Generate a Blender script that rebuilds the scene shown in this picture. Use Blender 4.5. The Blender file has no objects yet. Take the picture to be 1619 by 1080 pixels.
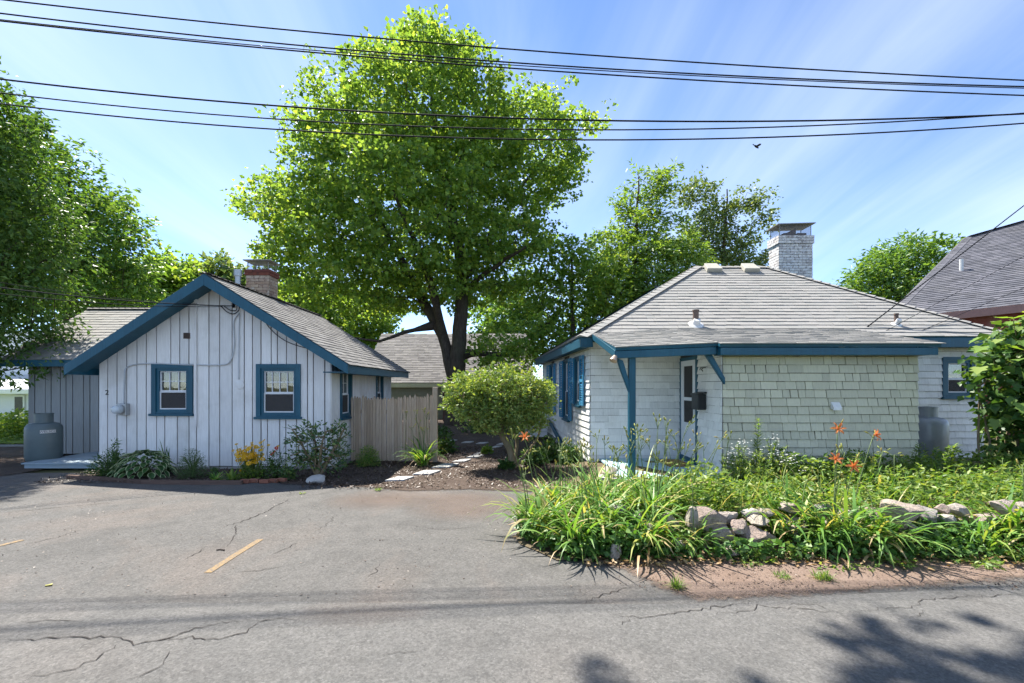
import bpy, math, random
import numpy as np
from mathutils import Vector, Matrix, noise

# ------------------------------------------------------------------ camera, sky, sun, exposure
F, CX, CY, H = 720.0, 805.0, 610.0, 1.6          # focal length and principal point read off the photograph, eye height
SUN_A, SUN_B = 0.42, 0.45                        # towards the sun: (-A, +B, 1)
scene = bpy.context.scene
COL = scene.collection
cam_d = bpy.data.cameras.new('camera'); cam = bpy.data.objects.new('camera', cam_d); COL.objects.link(cam)
cam.location = (0, 0, H); cam.rotation_euler = (math.radians(90), 0, 0)
cam_d.sensor_width = 36; cam_d.lens = 36 * F / 1619
cam_d.shift_x = (809.5 - CX) / 1619; cam_d.shift_y = (CY - 540) / 1619
cam_d.clip_start = 0.05; cam_d.clip_end = 2000
scene.camera = cam

world = bpy.data.worlds.new('World'); scene.world = world; world.use_nodes = True
nt = world.node_tree; nt.nodes.clear()
def wn(t, **k):
    n = nt.nodes.new(t)
    for a, b in k.items(): setattr(n, a, b)
    return n
SKY_STRENGTH = 0.098
sky = wn('ShaderNodeTexSky', sky_type='NISHITA', sun_disc=False)
sky.sun_elevation = math.atan(1 / math.hypot(SUN_A, SUN_B)); sky.sun_rotation = -math.atan2(SUN_A, SUN_B)
sky.altitude = 0; sky.air_density = 0.62; sky.dust_density = 0.0; sky.ozone_density = 3.6
tc = wn('ShaderNodeTexCoord'); sep = wn('ShaderNodeSeparateXYZ'); nt.links.new(tc.outputs['Generated'], sep.inputs[0])
addz = wn('ShaderNodeMath', operation='ADD'); addz.inputs[1].default_value = 0.18; nt.links.new(sep.outputs['Z'], addz.inputs[0])
mz = wn('ShaderNodeMath', operation='MAXIMUM'); mz.inputs[1].default_value = 0.05; nt.links.new(addz.outputs[0], mz.inputs[0])
dx = wn('ShaderNodeMath', operation='DIVIDE'); nt.links.new(sep.outputs['X'], dx.inputs[0]); nt.links.new(mz.outputs[0], dx.inputs[1])
dy = wn('ShaderNodeMath', operation='DIVIDE'); nt.links.new(sep.outputs['Y'], dy.inputs[0]); nt.links.new(mz.outputs[0], dy.inputs[1])
cmb = wn('ShaderNodeCombineXYZ'); nt.links.new(dx.outputs[0], cmb.inputs[0]); nt.links.new(dy.outputs[0], cmb.inputs[1])
mp = wn('ShaderNodeMapping'); mp.inputs['Rotation'].default_value = (0, 0, math.radians(-8)); mp.inputs['Scale'].default_value = (2.2, 0.42, 1)
nt.links.new(cmb.outputs[0], mp.inputs[0])
n1 = wn('ShaderNodeTexNoise'); n1.inputs['Scale'].default_value = 0.9; n1.inputs['Detail'].default_value = 7; n1.inputs['Roughness'].default_value = 0.55; n1.inputs['Distortion'].default_value = 0.5
nt.links.new(mp.outputs[0], n1.inputs['Vector'])
n2 = wn('ShaderNodeTexNoise'); n2.inputs['Scale'].default_value = 0.55; n2.inputs['Detail'].default_value = 3; nt.links.new(cmb.outputs[0], n2.inputs['Vector'])
mul = wn('ShaderNodeMath', operation='MULTIPLY'); nt.links.new(n1.outputs['Fac'], mul.inputs[0]); nt.links.new(n2.outputs['Fac'], mul.inputs[1])
cr = wn('ShaderNodeValToRGB'); cr.color_ramp.elements[0].position = 0.165; cr.color_ramp.elements[0].color = (0, 0, 0, 1)
cr.color_ramp.elements[1].position = 0.46; cr.color_ramp.elements[1].color = (0.48, 0.48, 0.48, 1)
nt.links.new(mul.outputs[0], cr.inputs[0])
mix = wn('ShaderNodeMix', data_type='RGBA'); nt.links.new(cr.outputs['Color'], mix.inputs[0]); nt.links.new(sky.outputs[0], mix.inputs[6])
mix.inputs[7].default_value = (4.6, 4.9, 5.3, 1)
bg = wn('ShaderNodeBackground'); bg.inputs['Strength'].default_value = SKY_STRENGTH; nt.links.new(mix.outputs[2], bg.inputs['Color'])
wo = wn('ShaderNodeOutputWorld'); nt.links.new(bg.outputs[0], wo.inputs[0])

sun_d = bpy.data.lights.new('sun', 'SUN'); sun_d.energy = 4.0; sun_d.angle = math.radians(0.8); sun_d.color = (1.0, 0.95, 0.86)
sun = bpy.data.objects.new('sun', sun_d); COL.objects.link(sun)
sun.rotation_euler = Vector((-SUN_A, SUN_B, 1)).to_track_quat('Z', 'Y').to_euler(); sun.location = (-6, 6, 20)

vs = scene.view_settings
vs.view_transform = 'Standard'; vs.look = 'None'; vs.exposure = 1.78; vs.gamma = 1.0; vs.use_curve_mapping = False
cyc = scene.cycles
cyc.use_denoising = True; cyc.max_bounces = 5; cyc.diffuse_bounces = 3; cyc.transmission_bounces = 4; cyc.use_adaptive_sampling = True; cyc.adaptive_threshold = 0.02; cyc.transparent_max_bounces = 8
cyc.caustics_reflective = False; cyc.caustics_refractive = False; cyc.sample_clamp_indirect = 6

# ------------------------------------------------------------------ helpers
R = random.Random(7)
Z3 = Vector((0, 0, 1))
def at(px, py, Y): return Vector(((px - CX) * Y / F, Y, H - (py - CY) * Y / F))
def gp(px, py, z=0.0):
    Y = F * (H - z) / (py - CY); return Vector(((px - CX) * Y / F, Y, z))

def tag(o, label=None, cat=None, group=None, kind=None):
    if label: o['label'] = label
    if cat: o['category'] = cat
    if group: o['group'] = group
    if kind: o['kind'] = kind
    return o
def thing(name, label, cat, loc=(0, 0, 0), group=None, rz=0.0):
    o = bpy.data.objects.new(name, None); COL.objects.link(o); o.location = loc; o.rotation_euler.z = rz
    o.empty_display_size = 0.1
    return tag(o, label, cat, group)
def put(o, parent, local=False):
    if parent is not None:
        o.parent = parent
        if not local:
            m = Matrix.Identity(4); p = parent
            while p is not None:
                m = (p.matrix_parent_inverse @ p.matrix_basis) @ m if p.parent else p.matrix_basis @ m
                p = p.parent
            o.matrix_parent_inverse = m.inverted()
    return o
def link_mesh(name, me, mat, parent=None, local=False, smooth=False, kind=None):
    for m in (mat if isinstance(mat, (list, tuple)) else [mat]):
        if m is not None: me.materials.append(m)
    if smooth:
        me.polygons.foreach_set('use_smooth', [True] * len(me.polygons))
    o = bpy.data.objects.new(name, me); COL.objects.link(o)
    put(o, parent, local)
    if kind: o['kind'] = kind
    return o
def np_mesh(name, V, Fc):
    V = np.asarray(V, dtype=np.float32); Fc = np.asarray(Fc, dtype=np.int32)
    me = bpy.data.meshes.new(name); k = Fc.shape[1]
    me.vertices.add(len(V)); me.vertices.foreach_set('co', V.ravel())
    me.loops.add(Fc.size); me.loops.foreach_set('vertex_index', Fc.ravel())
    me.polygons.add(len(Fc)); me.polygons.foreach_set('loop_start', np.arange(0, Fc.size, k, dtype=np.int32))
    me.polygons.foreach_set('loop_total', np.full(len(Fc), k, dtype=np.int32))
    me.update(calc_edges=True); return me

class MB:
    """collects faces; T maps local (u, d, z) to the world"""
    def __init__(s, T=None): s.v = []; s.f = []; s.m = []; s.T = T; s.cur = 0
    def add(s, pts, faces):
        b = len(s.v)
        for p in pts:
            p = Vector(p); s.v.append(tuple(s.T(p) if s.T else p))
        for f in faces: s.f.append(tuple(b + i for i in f)); s.m.append(s.cur)
        return s
    def box(s, x0, x1, y0, y1, z0, z1):
        return s.add([(x0,y0,z0),(x1,y0,z0),(x1,y1,z0),(x0,y1,z0),(x0,y0,z1),(x1,y0,z1),(x1,y1,z1),(x0,y1,z1)],
                     [(3,2,1,0),(4,5,6,7),(0,1,5,4),(1,2,6,5),(2,3,7,6),(3,0,4,7)])
    def prism(s, poly, vec):
        n = len(poly); vec = Vector(vec); a = [Vector(p) for p in poly]; b = [p + vec for p in a]
        return s.add(a + b, [tuple(range(n))[::-1], tuple(range(n, 2*n))] + [(i, (i+1) % n, n + (i+1) % n, n + i) for i in range(n)])
    def beam(s, p, q, w, h, up=Z3):
        p, q = Vector(p), Vector(q); d = (q - p).normalized(); sd = d.cross(Vector(up))
        if sd.length < 1e-4: sd = d.cross(Vector((0, 1, 0)))
        sd.normalize(); uu = sd.cross(d).normalized(); a = sd * w / 2; b = uu * h / 2
        return s.prism([p - a - b, p + a - b, p + a + b, p - a + b], q - p)
    def tube(s, pts, r, n=6, cap=True):
        pts = [Vector(p) for p in pts]; k = len(pts); rr = r if isinstance(r, (list, tuple)) else [r] * k
        d0 = (pts[1] - pts[0]).normalized(); a = d0.orthogonal().normalized(); V = []; Fs = []
        for i, p in enumerate(pts):
            d = (pts[min(i+1, k-1)] - pts[max(i-1, 0)]).normalized()
            a = (a - d * a.dot(d)).normalized(); b = d.cross(a)
            for j in range(n):
                t = 2 * math.pi * j / n; V.append(p + (a * math.cos(t) + b * math.sin(t)) * rr[i])
        for i in range(k - 1):
            for j in range(n): Fs.append((i*n + j, i*n + (j+1) % n, (i+1)*n + (j+1) % n, (i+1)*n + j))
        if cap: Fs += [tuple(range(n))[::-1], tuple(range((k-1)*n, k*n))]
        return s.add(V, Fs)
    def lathe(s, prof, c, n=24, axis=None, sx=1, sy=1):
        V = []; Fs = []; c = Vector(c); k = len(prof)
        for r, z in prof:
            for j in range(n):
                t = 2 * math.pi * j / n
                p = Vector((r * math.cos(t) * sx, r * math.sin(t) * sy, z))
                if axis is not None: p = axis @ p
                V.append(c + p)
        for i in range(k - 1):
            for j in range(n): Fs.append((i*n + j, i*n + (j+1) % n, (i+1)*n + (j+1) % n, (i+1)*n + j))
        Fs += [tuple(range(n))[::-1], tuple(range((k-1)*n, k*n))]
        return s.add(V, Fs)
    def build(s, name, mat, parent=None, smooth=False, bevel=0, kind=None, local=False, autos=None):
        me = bpy.data.meshes.new(name); me.from_pydata(s.v, [], s.f); me.update()
        o = link_mesh(name, me, mat, parent, local, smooth, kind)
        if any(s.m): me.polygons.foreach_set('material_index', s.m)
        if bevel:
            b = o.modifiers.new('bevel', 'BEVEL'); b.width = bevel; b.segments = 2; b.limit_method = 'ANGLE'; b.angle_limit = math.radians(40)
        if autos:
            me.polygons.foreach_set('use_smooth', [True] * len(me.polygons)); me.set_sharp_from_angle(angle=math.radians(autos))
        return o
def text_obj(name, body, size, mat, parent, M, extrude=0.002, align='CENTER'):
    c = bpy.data.curves.new(name, 'FONT'); c.body = body; c.size = size; c.extrude = extrude; c.align_x = align; c.align_y = 'CENTER'
    t = bpy.data.objects.new(name, c); COL.objects.link(t); bpy.context.view_layer.update()
    me = bpy.data.meshes.new_from_object(t.evaluated_get(bpy.context.evaluated_depsgraph_get()))
    bpy.data.objects.remove(t); me.transform(M)
    return link_mesh(name, me, mat, parent)

# ------------------------------------------------------------------ materials
MATS = {}
def newmat(name):
    m = bpy.data.materials.new(name); m.use_nodes = True; m.node_tree.nodes.clear(); MATS[name] = m; return m
class NT:
    def __init__(s, m): s.t = m.node_tree
    def n(s, t, ins=None, **k):
        x = s.t.nodes.new(t)
        for a, b in k.items(): setattr(x, a, b)
        for a, b in (ins or {}).items():
            if hasattr(b, 'is_linked') or hasattr(b, 'links'): s.t.links.new(b, x.inputs[a])
            else: x.inputs[a].default_value = b
        return x
    def ramp(s, fac, stops, interp='LINEAR'):
        x = s.n('ShaderNodeValToRGB', {0: fac}); e = x.color_ramp; e.interpolation = interp
        while len(e.elements) < len(stops): e.elements.new(0.5)
        for el, (p, c) in zip(e.elements, stops):
            el.position = p; el.color = (c, c, c, 1) if isinstance(c, (int, float)) else (*c, 1)
        return x.outputs[0]
    def mixc(s, fac, a, b, mode='MIX'):
        x = s.n('ShaderNodeMix', data_type='RGBA', blend_type=mode)
        for i, v in ((0, fac), (6, a), (7, b)):
            if hasattr(v, 'links'): s.t.links.new(v, x.inputs[i])
            elif i == 0: x.inputs[0].default_value = v
            else: x.inputs[i].default_value = (*v, 1) if len(v) == 3 else v
        return x.outputs[2]
    def math(s, op, a, b=None):
        x = s.n('ShaderNodeMath', operation=op)
        for i, v in ((0, a), (1, b)):
            if v is None: continue
            if hasattr(v, 'links'): s.t.links.new(v, x.inputs[i])
            else: x.inputs[i].default_value = v
        return x.outputs[0]
    def pos(s, scale=(1, 1, 1), rot=(0, 0, 0), obj=False):
        g = s.n('ShaderNodeNewGeometry').outputs['Position'] if not obj else s.n('ShaderNodeTexCoord').outputs['Object']
        return s.n('ShaderNodeMapping', {0: g, 'Scale': scale, 'Rotation': rot}).outputs[0]
    def noise(s, vec, scale, detail=4, rough=0.55, dist=0):
        return s.n('ShaderNodeTexNoise', {'Vector': vec, 'Scale': scale, 'Detail': detail, 'Roughness': rough, 'Distortion': dist}).outputs[0]
    def rnd(s):
        a = s.n('ShaderNodeNewGeometry').outputs['Random Per Island']; b = s.n('ShaderNodeObjectInfo').outputs['Random']
        return s.math('FRACT', s.math('ADD', a, b))
    def bump(s, h, strength=0.3, dist=0.01):
        return s.n('ShaderNodeBump', {'Height': h, 'Strength': strength, 'Distance': dist}).outputs[0]
    def pbsdf(s, col, rough=0.7, metal=0.0, spec=0.3, normal=None, out=True):
        ins = {'Base Color': col if hasattr(col, 'links') else (*col, 1), 'Roughness': rough, 'Metallic': metal, 'Specular IOR Level': spec}
        if normal is not None: ins['Normal'] = normal
        b = s.n('ShaderNodeBsdfPrincipled', ins)
        if out: s.out(b.outputs[0])
        return b.outputs[0]
    def out(s, sh): s.n('ShaderNodeOutputMaterial', {0: sh})

def paint(name, col, var=0.12, grain=True, rough=0.6, rnd=0.10, dirt=(0.35, 0.32, 0.27), dirt_amt=0.35, spec=0.3, axis='z'):
    m = newmat(name); t = NT(m)
    gs = (14, 14, 1.2) if axis == 'z' else (1.2, 14, 14)
    g = t.noise(t.pos(gs), 3.0, 5, 0.6); big = t.noise(t.pos(), 1.7, 5, 0.6)
    c = t.mixc(t.ramp(g, [(0.3, 0.0), (0.75, 1.0)]), col, tuple(x * (1 - var) for x in col))
    c = t.mixc(t.math('MULTIPLY', t.ramp(big, [(0.52, 0.0), (0.75, 1.0)]), dirt_amt), c, dirt)
    r = t.rnd(); f = t.n('ShaderNodeMapRange', {0: r, 3: 1 - rnd, 4: 1 + rnd * 0.6}).outputs[0]
    cc = t.n('ShaderNodeVectorMath', {0: c, 3: f} if False else {0: c}, operation='SCALE'); t.t.links.new(f, cc.inputs[3])
    t.pbsdf(cc.outputs[0], rough, 0, spec, t.bump(g, 0.25, 0.004) if grain else None)
    return m
def plain(name, col, rough=0.6, metal=0.0, spec=0.4, var=0.15, scale=9):
    m = newmat(name); t = NT(m); n = t.noise(t.pos(), scale, 5, 0.6)
    t.pbsdf(t.mixc(t.ramp(n, [(0.3, 0.0), (0.7, 1.0)]), col, tuple(x * (1 - var) for x in col)), rough, metal, spec, t.bump(n, 0.08, 0.004)); return m
def leafmat(name, stops, trans=0.45, tcol=(1.25, 1.15, 0.45), rough=0.45, spec=0.35, extra=None):
    """stops: colours along the per-leaf random value"""
    m = newmat(name); t = NT(m); r = t.rnd()
    big = t.noise(t.pos(), 0.55, 3, 0.5)
    k = t.math('ADD', t.math('MULTIPLY', r, 0.7), t.math('MULTIPLY', big, 0.3))
    c = t.ramp(k, stops)
    if extra: c = extra(t, c)
    tr = t.mixc(1.0, c, tcol, 'MULTIPLY')
    p = t.pbsdf(c, rough, 0, spec, None, False)
    tl = t.n('ShaderNodeBsdfTranslucent', {0: tr}).outputs[0]
    ms = t.n('ShaderNodeMixShader', {0: trans, 1: p, 2: tl}); t.out(ms.outputs[0]); return m

M_board = paint('pale_board_paint', (0.80, 0.785, 0.775), 0.16, rnd=0.09)
M_wing = paint('grey_board_paint', (0.30, 0.32, 0.33), 0.2, rnd=0.15)
M_gap = plain('brown_joint_and_course_shade', (0.03, 0.019, 0.016))  # brown joints of the boards, painted shadow lines between shingle courses
M_blue = paint('blue_trim_paint', (0.008, 0.088, 0.145), 0.3, rnd=0.10, dirt=(0.035, 0.135, 0.19), dirt_amt=0.6, rough=0.45, spec=0.4)
M_shutter = paint('shutter_blue_paint', (0.05, 0.25, 0.44), 0.15, rnd=0.05, dirt=(0.06, 0.1, 0.14), dirt_amt=0.25, rough=0.45)
M_shing = paint('white_shingle_paint', (0.83, 0.815, 0.785), 0.14, rnd=0.10)
M_shing2 = paint('sage_bounce_shingle_paint', (0.60, 0.57, 0.42), 0.14, rnd=0.13)  # block paint with the green bounce from the grass put into its colour
M_white = paint('white_paint', (0.72, 0.73, 0.75), 0.06, rnd=0.02, dirt_amt=0.12)
M_deck = paint('pale_cyan_deck_paint', (0.42, 0.60, 0.64), 0.12, rnd=0.06, dirt_amt=0.3, axis='x')
M_deckl = paint('grey_blue_deck_paint', (0.30, 0.38, 0.44), 0.15, rnd=0.1, axis='x')
M_black = plain('black_metal', (0.015, 0.016, 0.018), 0.35)
M_rubber = plain('wire_black', (0.015, 0.016, 0.02), 0.85, 0, 0.15)
M_wire_w = plain('cable_white', (0.5, 0.52, 0.55), 0.5)
M_metal = plain('galvanised_metal', (0.42, 0.43, 0.44), 0.4, 0.7)
M_mesh = plain('cap_steel', (0.26, 0.25, 0.24), 0.5, 0.5)
M_rust = plain('rusty_pipe', (0.13, 0.09, 0.075), 0.8)
M_lead = plain('white_flashing', (0.62, 0.62, 0.62), 0.5)
M_conc = plain('concrete', (0.36, 0.35, 0.33), 0.9, var=0.3)
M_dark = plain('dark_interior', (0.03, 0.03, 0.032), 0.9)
M_curtain = plain('curtain_cloth', (0.42, 0.40, 0.37), 0.9)
M_cream = plain('cream_fascia', (0.55, 0.53, 0.36), 0.6)
M_olive = paint('olive_siding', (0.22, 0.22, 0.15), 0.15)
M_redsid = paint('red_siding', (0.22, 0.05, 0.035), 0.2)
M_pinkf = plain('dull_red_fascia', (0.30, 0.16, 0.14), 0.6)
M_yellow = None

def glassmat():
    m = newmat('window_glass'); t = NT(m)
    fr = t.n('ShaderNodeLayerWeight', {'Blend': 0.5}).outputs['Facing']; fac = t.math('ADD', t.math('MULTIPLY', t.math('POWER', fr, 5.0), 0.85), 0.09)
    tr = t.n('ShaderNodeBsdfTransparent', {0: (0.75, 0.78, 0.78, 1)}).outputs[0]
    wob = t.bump(t.noise(t.pos(), 2.5, 2), 0.03, 0.05)
    gl = t.n('ShaderNodeBsdfGlossy', {0: (1, 1, 1, 1), 'Roughness': 0.02, 'Normal': wob}).outputs[0]
    t.out(t.n('ShaderNodeMixShader', {0: fac, 1: tr, 2: gl}).outputs[0]); return m
M_glass = glassmat()
def screenmat():
    m = newmat('insect_screen'); t = NT(m)
    tr = t.n('ShaderNodeBsdfTransparent', {0: (0.5, 0.5, 0.5, 1)}).outputs[0]
    d = t.pbsdf((0.09, 0.085, 0.085), 0.8, out=False)
    t.out(t.n('ShaderNodeMixShader', {0: 0.6, 1: tr, 2: d}).outputs[0]); return m
M_screen = screenmat()
def capmesh():
    m = newmat('spark_mesh'); t = NT(m)
    tr = t.n('ShaderNodeBsdfTransparent', {0: (1, 1, 1, 1)}).outputs[0]
    d = t.pbsdf((0.2, 0.2, 0.22), 0.6, 0.5, out=False)
    t.out(t.n('ShaderNodeMixShader', {0: 0.3, 1: tr, 2: d}).outputs[0]); return m
M_spark = capmesh()
def roofmat(name, stops):
    m = newmat(name); t = NT(m); r = t.rnd()
    fine = t.noise(t.pos(), 160, 3, 0.7); pat = t.noise(t.pos(), 1.2, 5, 0.6)
    c = t.ramp(r, stops)
    c = t.mixc(t.math('MULTIPLY', t.ramp(fine, [(0.35, 0.0), (0.7, 1.0)]), 0.45), c, (0.10, 0.10, 0.10), 'MIX')
    c = t.mixc(t.math('MULTIPLY', t.ramp(pat, [(0.45, 0.0), (0.75, 1.0)]), 0.18), c, (0.15, 0.145, 0.13))
    t.pbsdf(c, 0.92, 0, 0.2, t.bump(fine, 0.5, 0.006)); return m
M_roofR = roofmat('weathered_grey_shingles', [(0.0, (0.271, 0.271, 0.258)), (0.2, (0.301, 0.292, 0.275)), (0.65, (0.318, 0.305, 0.288)), (1.0, (0.292, 0.286, 0.273))])
M_roofL = roofmat('grey_shingles', [(0.0, (0.118, 0.113, 0.113)), (0.4, (0.188, 0.180, 0.176)), (0.7, (0.226, 0.219, 0.212)), (1.0, (0.149, 0.144, 0.141))])
M_roofN = roofmat('slate_grey_shingles', [(0.0, (0.071, 0.073, 0.092)), (0.5, (0.104, 0.107, 0.130)), (1.0, (0.142, 0.141, 0.169))])
M_roofG = roofmat('mauve_grey_shingles', [(0.0, (0.136, 0.128, 0.132)), (0.5, (0.200, 0.188, 0.192)), (1.0, (0.248, 0.232, 0.232))])
def brickmat(name, a, b, c3, soot):
    m = newmat(name); t = NT(m); r = t.rnd(); c = t.ramp(r, [(0, a), (0.5, b), (1, c3)])
    n = t.noise(t.pos(), 14, 6, 0.7); c = t.mixc(t.ramp(n, [(0.5, 0.0), (0.62, 0.75)]), c, soot)
    t.pbsdf(c, 0.9, 0, 0.2, t.bump(n, 0.5, 0.01)); return m
M_brick = brickmat('red_brick', (0.15, 0.05, 0.035), (0.20, 0.07, 0.05), (0.12, 0.045, 0.04), (0.10, 0.05, 0.04))
M_brickp = brickmat('peeling_painted_brick', (0.42, 0.33, 0.25), (0.33, 0.23, 0.17), (0.5, 0.43, 0.36), (0.16, 0.09, 0.07))
M_brickw = brickmat('whitewashed_brick', (0.60, 0.58, 0.58), (0.66, 0.63, 0.61), (0.50, 0.46, 0.45), (0.17, 0.14, 0.14))
M_mortar = plain('mortar', (0.16, 0.14, 0.13), 0.95)
def asphalt(name, a, b, stain, sfac, seedoff):
    m = newmat(name); t = NT(m)
    p = t.n('ShaderNodeVectorMath', {0: t.pos(), 1: (seedoff, seedoff * 2, 0)}, operation='ADD').outputs[0]
    big = t.noise(p, 0.45, 6, 0.6, 0.6); mid = t.noise(p, 3.5, 6, 0.65); fine = t.noise(p, 110, 3, 0.8)
    vor = t.n('ShaderNodeTexVoronoi', {'Vector': p, 'Scale': 85.0}).outputs['Color']
    agg = t.n('ShaderNodeSeparateColor', {0: vor}).outputs[0]
    c = t.mixc(t.ramp(mid, [(0.3, 0.0), (0.7, 1.0)]), a, b)
    c = t.mixc(t.math('MULTIPLY', t.ramp(big, [(0.5, 0.0), (0.72, 1.0)]), sfac), c, stain)
    old = t.noise(p, 0.9, 7, 0.7, 1.2); c = t.mixc(t.math('MULTIPLY', t.ramp(old, [(0.50, 0.0), (0.62, 1.0)]), 0.32), c, tuple(x * 0.62 for x in a))
    oil = t.noise(p, 1.7, 3, 0.5); c = t.mixc(t.math('MULTIPLY', t.ramp(oil, [(0.66, 0.0), (0.76, 1.0)]), 0.45), c, tuple(x * 0.45 for x in a))
    c = t.mixc(t.math('MULTIPLY', t.ramp(fine, [(0.35, 1.0), (0.6, 0.0)]), 0.35), c, tuple(x * 0.45 for x in a))
    v2 = t.n('ShaderNodeSeparateColor', {0: t.n('ShaderNodeTexVoronoi', {'Vector': p, 'Scale': 55.0}).outputs['Color']}).outputs[1]
    c = t.mixc(1.0, c, t.ramp(t.math('ADD', t.math('MULTIPLY', agg, 0.5), t.math('MULTIPLY', v2, 0.5)), [(0.0, 0.74), (1.0, 1.30)]), 'MULTIPLY')
    c = t.mixc(t.ramp(agg, [(0.955, 0.0), (0.975, 0.10)]), c, (0.30, 0.29, 0.28))
    c = t.mixc(t.ramp(agg, [(0.03, 0.3), (0.06, 0.0)]), c, (0.07, 0.07, 0.07))
    t.pbsdf(c, 0.93, 0, 0.25, t.bump(t.math('ADD', fine, t.math('MULTIPLY', agg, 0.5)), 0.55, 0.006)); return m
M_lot = asphalt('weathered_asphalt', (0.094, 0.091, 0.087), (0.122, 0.116, 0.110), (0.165, 0.132, 0.112), 0.75, 3.0)
M_road = asphalt('road_asphalt', (0.104, 0.102, 0.099), (0.132, 0.127, 0.122), (0.16, 0.138, 0.122), 0.35, 11.0)
def soil(name, a, b, c3, scale=1.0, feather=False, opac=1.0):
    m = newmat(name); t = NT(m); p = t.pos()
    n = t.noise(p, 2.2 * scale, 7, 0.65); f = t.noise(p, 60, 4, 0.75)
    c = t.mixc(t.ramp(n, [(0.35, 0.0), (0.65, 1.0)]), a, b); c = t.mixc(t.ramp(f, [(0.45, 0.0), (0.72, 0.8)]), c, c3)
    if not feather: t.pbsdf(c, 0.97, 0, 0.15, t.bump(t.math('ADD', f, n), 0.8, 0.02)); return m
    sh = t.pbsdf(c, 0.97, 0, 0.15, t.bump(t.math('ADD', f, n), 0.8, 0.02), False)          # ragged edge: the sheet thins out over the pavement
    e = t.n('ShaderNodeAttribute', attribute_name='edge').outputs['Fac']; k = t.math('ADD', t.math('MULTIPLY', t.noise(p, 9, 6, 0.7), 0.26), t.math('MULTIPLY', t.noise(p, 70, 3, 0.7), 0.16))
    fac = t.ramp(t.math('ADD', t.math('SUBTRACT', e, k), 0.5), [(0.45, 0.0), (0.55, opac)] if opac == 1 else [(0.35, 0.0), (0.85, opac)])
    tr = t.n('ShaderNodeBsdfTransparent').outputs[0]; t.out(t.n('ShaderNodeMixShader', {0: fac, 1: tr, 2: sh}).outputs[0]); return m
M_dirt = soil('pinkish_dirt', (0.19, 0.135, 0.107), (0.235, 0.175, 0.142), (0.135, 0.093, 0.072), 1.0, True)
M_dust = soil('tan_dust', (0.20, 0.145, 0.115), (0.235, 0.175, 0.142), (0.16, 0.11, 0.09), 1.0, True, 0.36)
M_mulch = soil('brown_mulch', (0.075, 0.055, 0.045), (0.105, 0.08, 0.065), (0.045, 0.033, 0.027), 1.0, True)
M_ground = soil('grassy_soil', (0.07, 0.085, 0.03), (0.11, 0.10, 0.055), (0.05, 0.06, 0.02), 0.4)
M_bedsoil = soil('bed_soil', (0.13, 0.105, 0.065), (0.19, 0.15, 0.10), (0.08, 0.065, 0.035))
M_lawn = soil('lawn_green', (0.16, 0.22, 0.045), (0.22, 0.27, 0.07), (0.09, 0.14, 0.03))
M_gravel = soil('grey_drive', (0.22, 0.21, 0.2), (0.27, 0.26, 0.25), (0.15, 0.15, 0.14))
M_crack = plain('crack_dark', (0.035, 0.03, 0.027), 1.0)
def linepaint():
    m = newmat('worn_yellow_paint'); t = NT(m); n = t.noise(t.pos(), 45, 5, 0.75)
    c = t.mixc(t.ramp(n, [(0.42, 0.0), (0.60, 0.9)]), (0.25, 0.170, 0.085), (0.13, 0.115, 0.10)); t.pbsdf(c, 0.85, 0, 0.2, t.bump(n, 0.3, 0.004)); return m
M_yellow = linepaint()
def woodmat(name, a, b, c3, axis=(16, 16, 0.9)):
    m = newmat(name); t = NT(m); g = t.noise(t.pos(axis), 4, 6, 0.65); r = t.rnd()
    c = t.ramp(r, [(0, a), (0.5, b), (1, c3)]); c = t.mixc(t.math('MULTIPLY', t.ramp(g, [(0.4, 0.0), (0.7, 1.0)]), 0.55), c, tuple(x * 0.45 for x in a))
    t.pbsdf(c, 0.9, 0, 0.15, t.bump(g, 0.5, 0.006)); return m
M_picket = woodmat('weathered_cedar', (0.47, 0.36, 0.27), (0.53, 0.42, 0.33), (0.39, 0.29, 0.21))
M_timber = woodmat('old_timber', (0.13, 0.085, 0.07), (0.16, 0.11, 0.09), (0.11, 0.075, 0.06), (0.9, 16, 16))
def stonemat():
    m = newmat('fieldstone'); t = NT(m); r = t.n('ShaderNodeObjectInfo').outputs['Random']
    c = t.ramp(r, [(0, (0.36, 0.32, 0.28)), (0.3, (0.48, 0.43, 0.36)), (0.55, (0.38, 0.29, 0.25)), (0.8, (0.52, 0.47, 0.42)), (1, (0.30, 0.28, 0.265))])
    p = t.n('ShaderNodeTexCoord').outputs['Object']; n = t.noise(p, 9, 7, 0.7); f = t.noise(p, 55, 4, 0.75)
    c = t.mixc(t.ramp(n, [(0.44, 0.0), (0.64, 0.6)]), c, (0.20, 0.17, 0.14)); c = t.mixc(t.ramp(f, [(0.50, 0.0), (0.68, 0.55)]), c, (0.12, 0.105, 0.09))
    t.pbsdf(c, 0.9, 0, 0.25, t.bump(t.math('ADD', f, n), 0.9, 0.03)); return m
M_stone = stonemat()
M_flag = plain('pale_paving', (0.47, 0.46, 0.44), 0.9, var=0.25, scale=14)
def barkmat(name, a, b):
    m = newmat(name); t = NT(m); n = t.noise(t.pos((9, 9, 1.6)), 2.2, 7, 0.7, 0.4); k = t.noise(t.pos(), 1.3, 4)
    c = t.mixc(t.ramp(n, [(0.35, 0.0), (0.65, 1.0)]), a, b); c = t.mixc(t.ramp(k, [(0.5, 0.0), (0.7, 0.4)]), c, (0.09, 0.10, 0.06))
    t.pbsdf(c, 0.95, 0, 0.15, t.bump(n, 0.9, 0.04)); return m
M_bark = barkmat('dark_bark', (0.045, 0.035, 0.028), (0.10, 0.08, 0.065))
M_barkl = barkmat('tan_bark', (0.20, 0.15, 0.09), (0.28, 0.22, 0.14))
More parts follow.
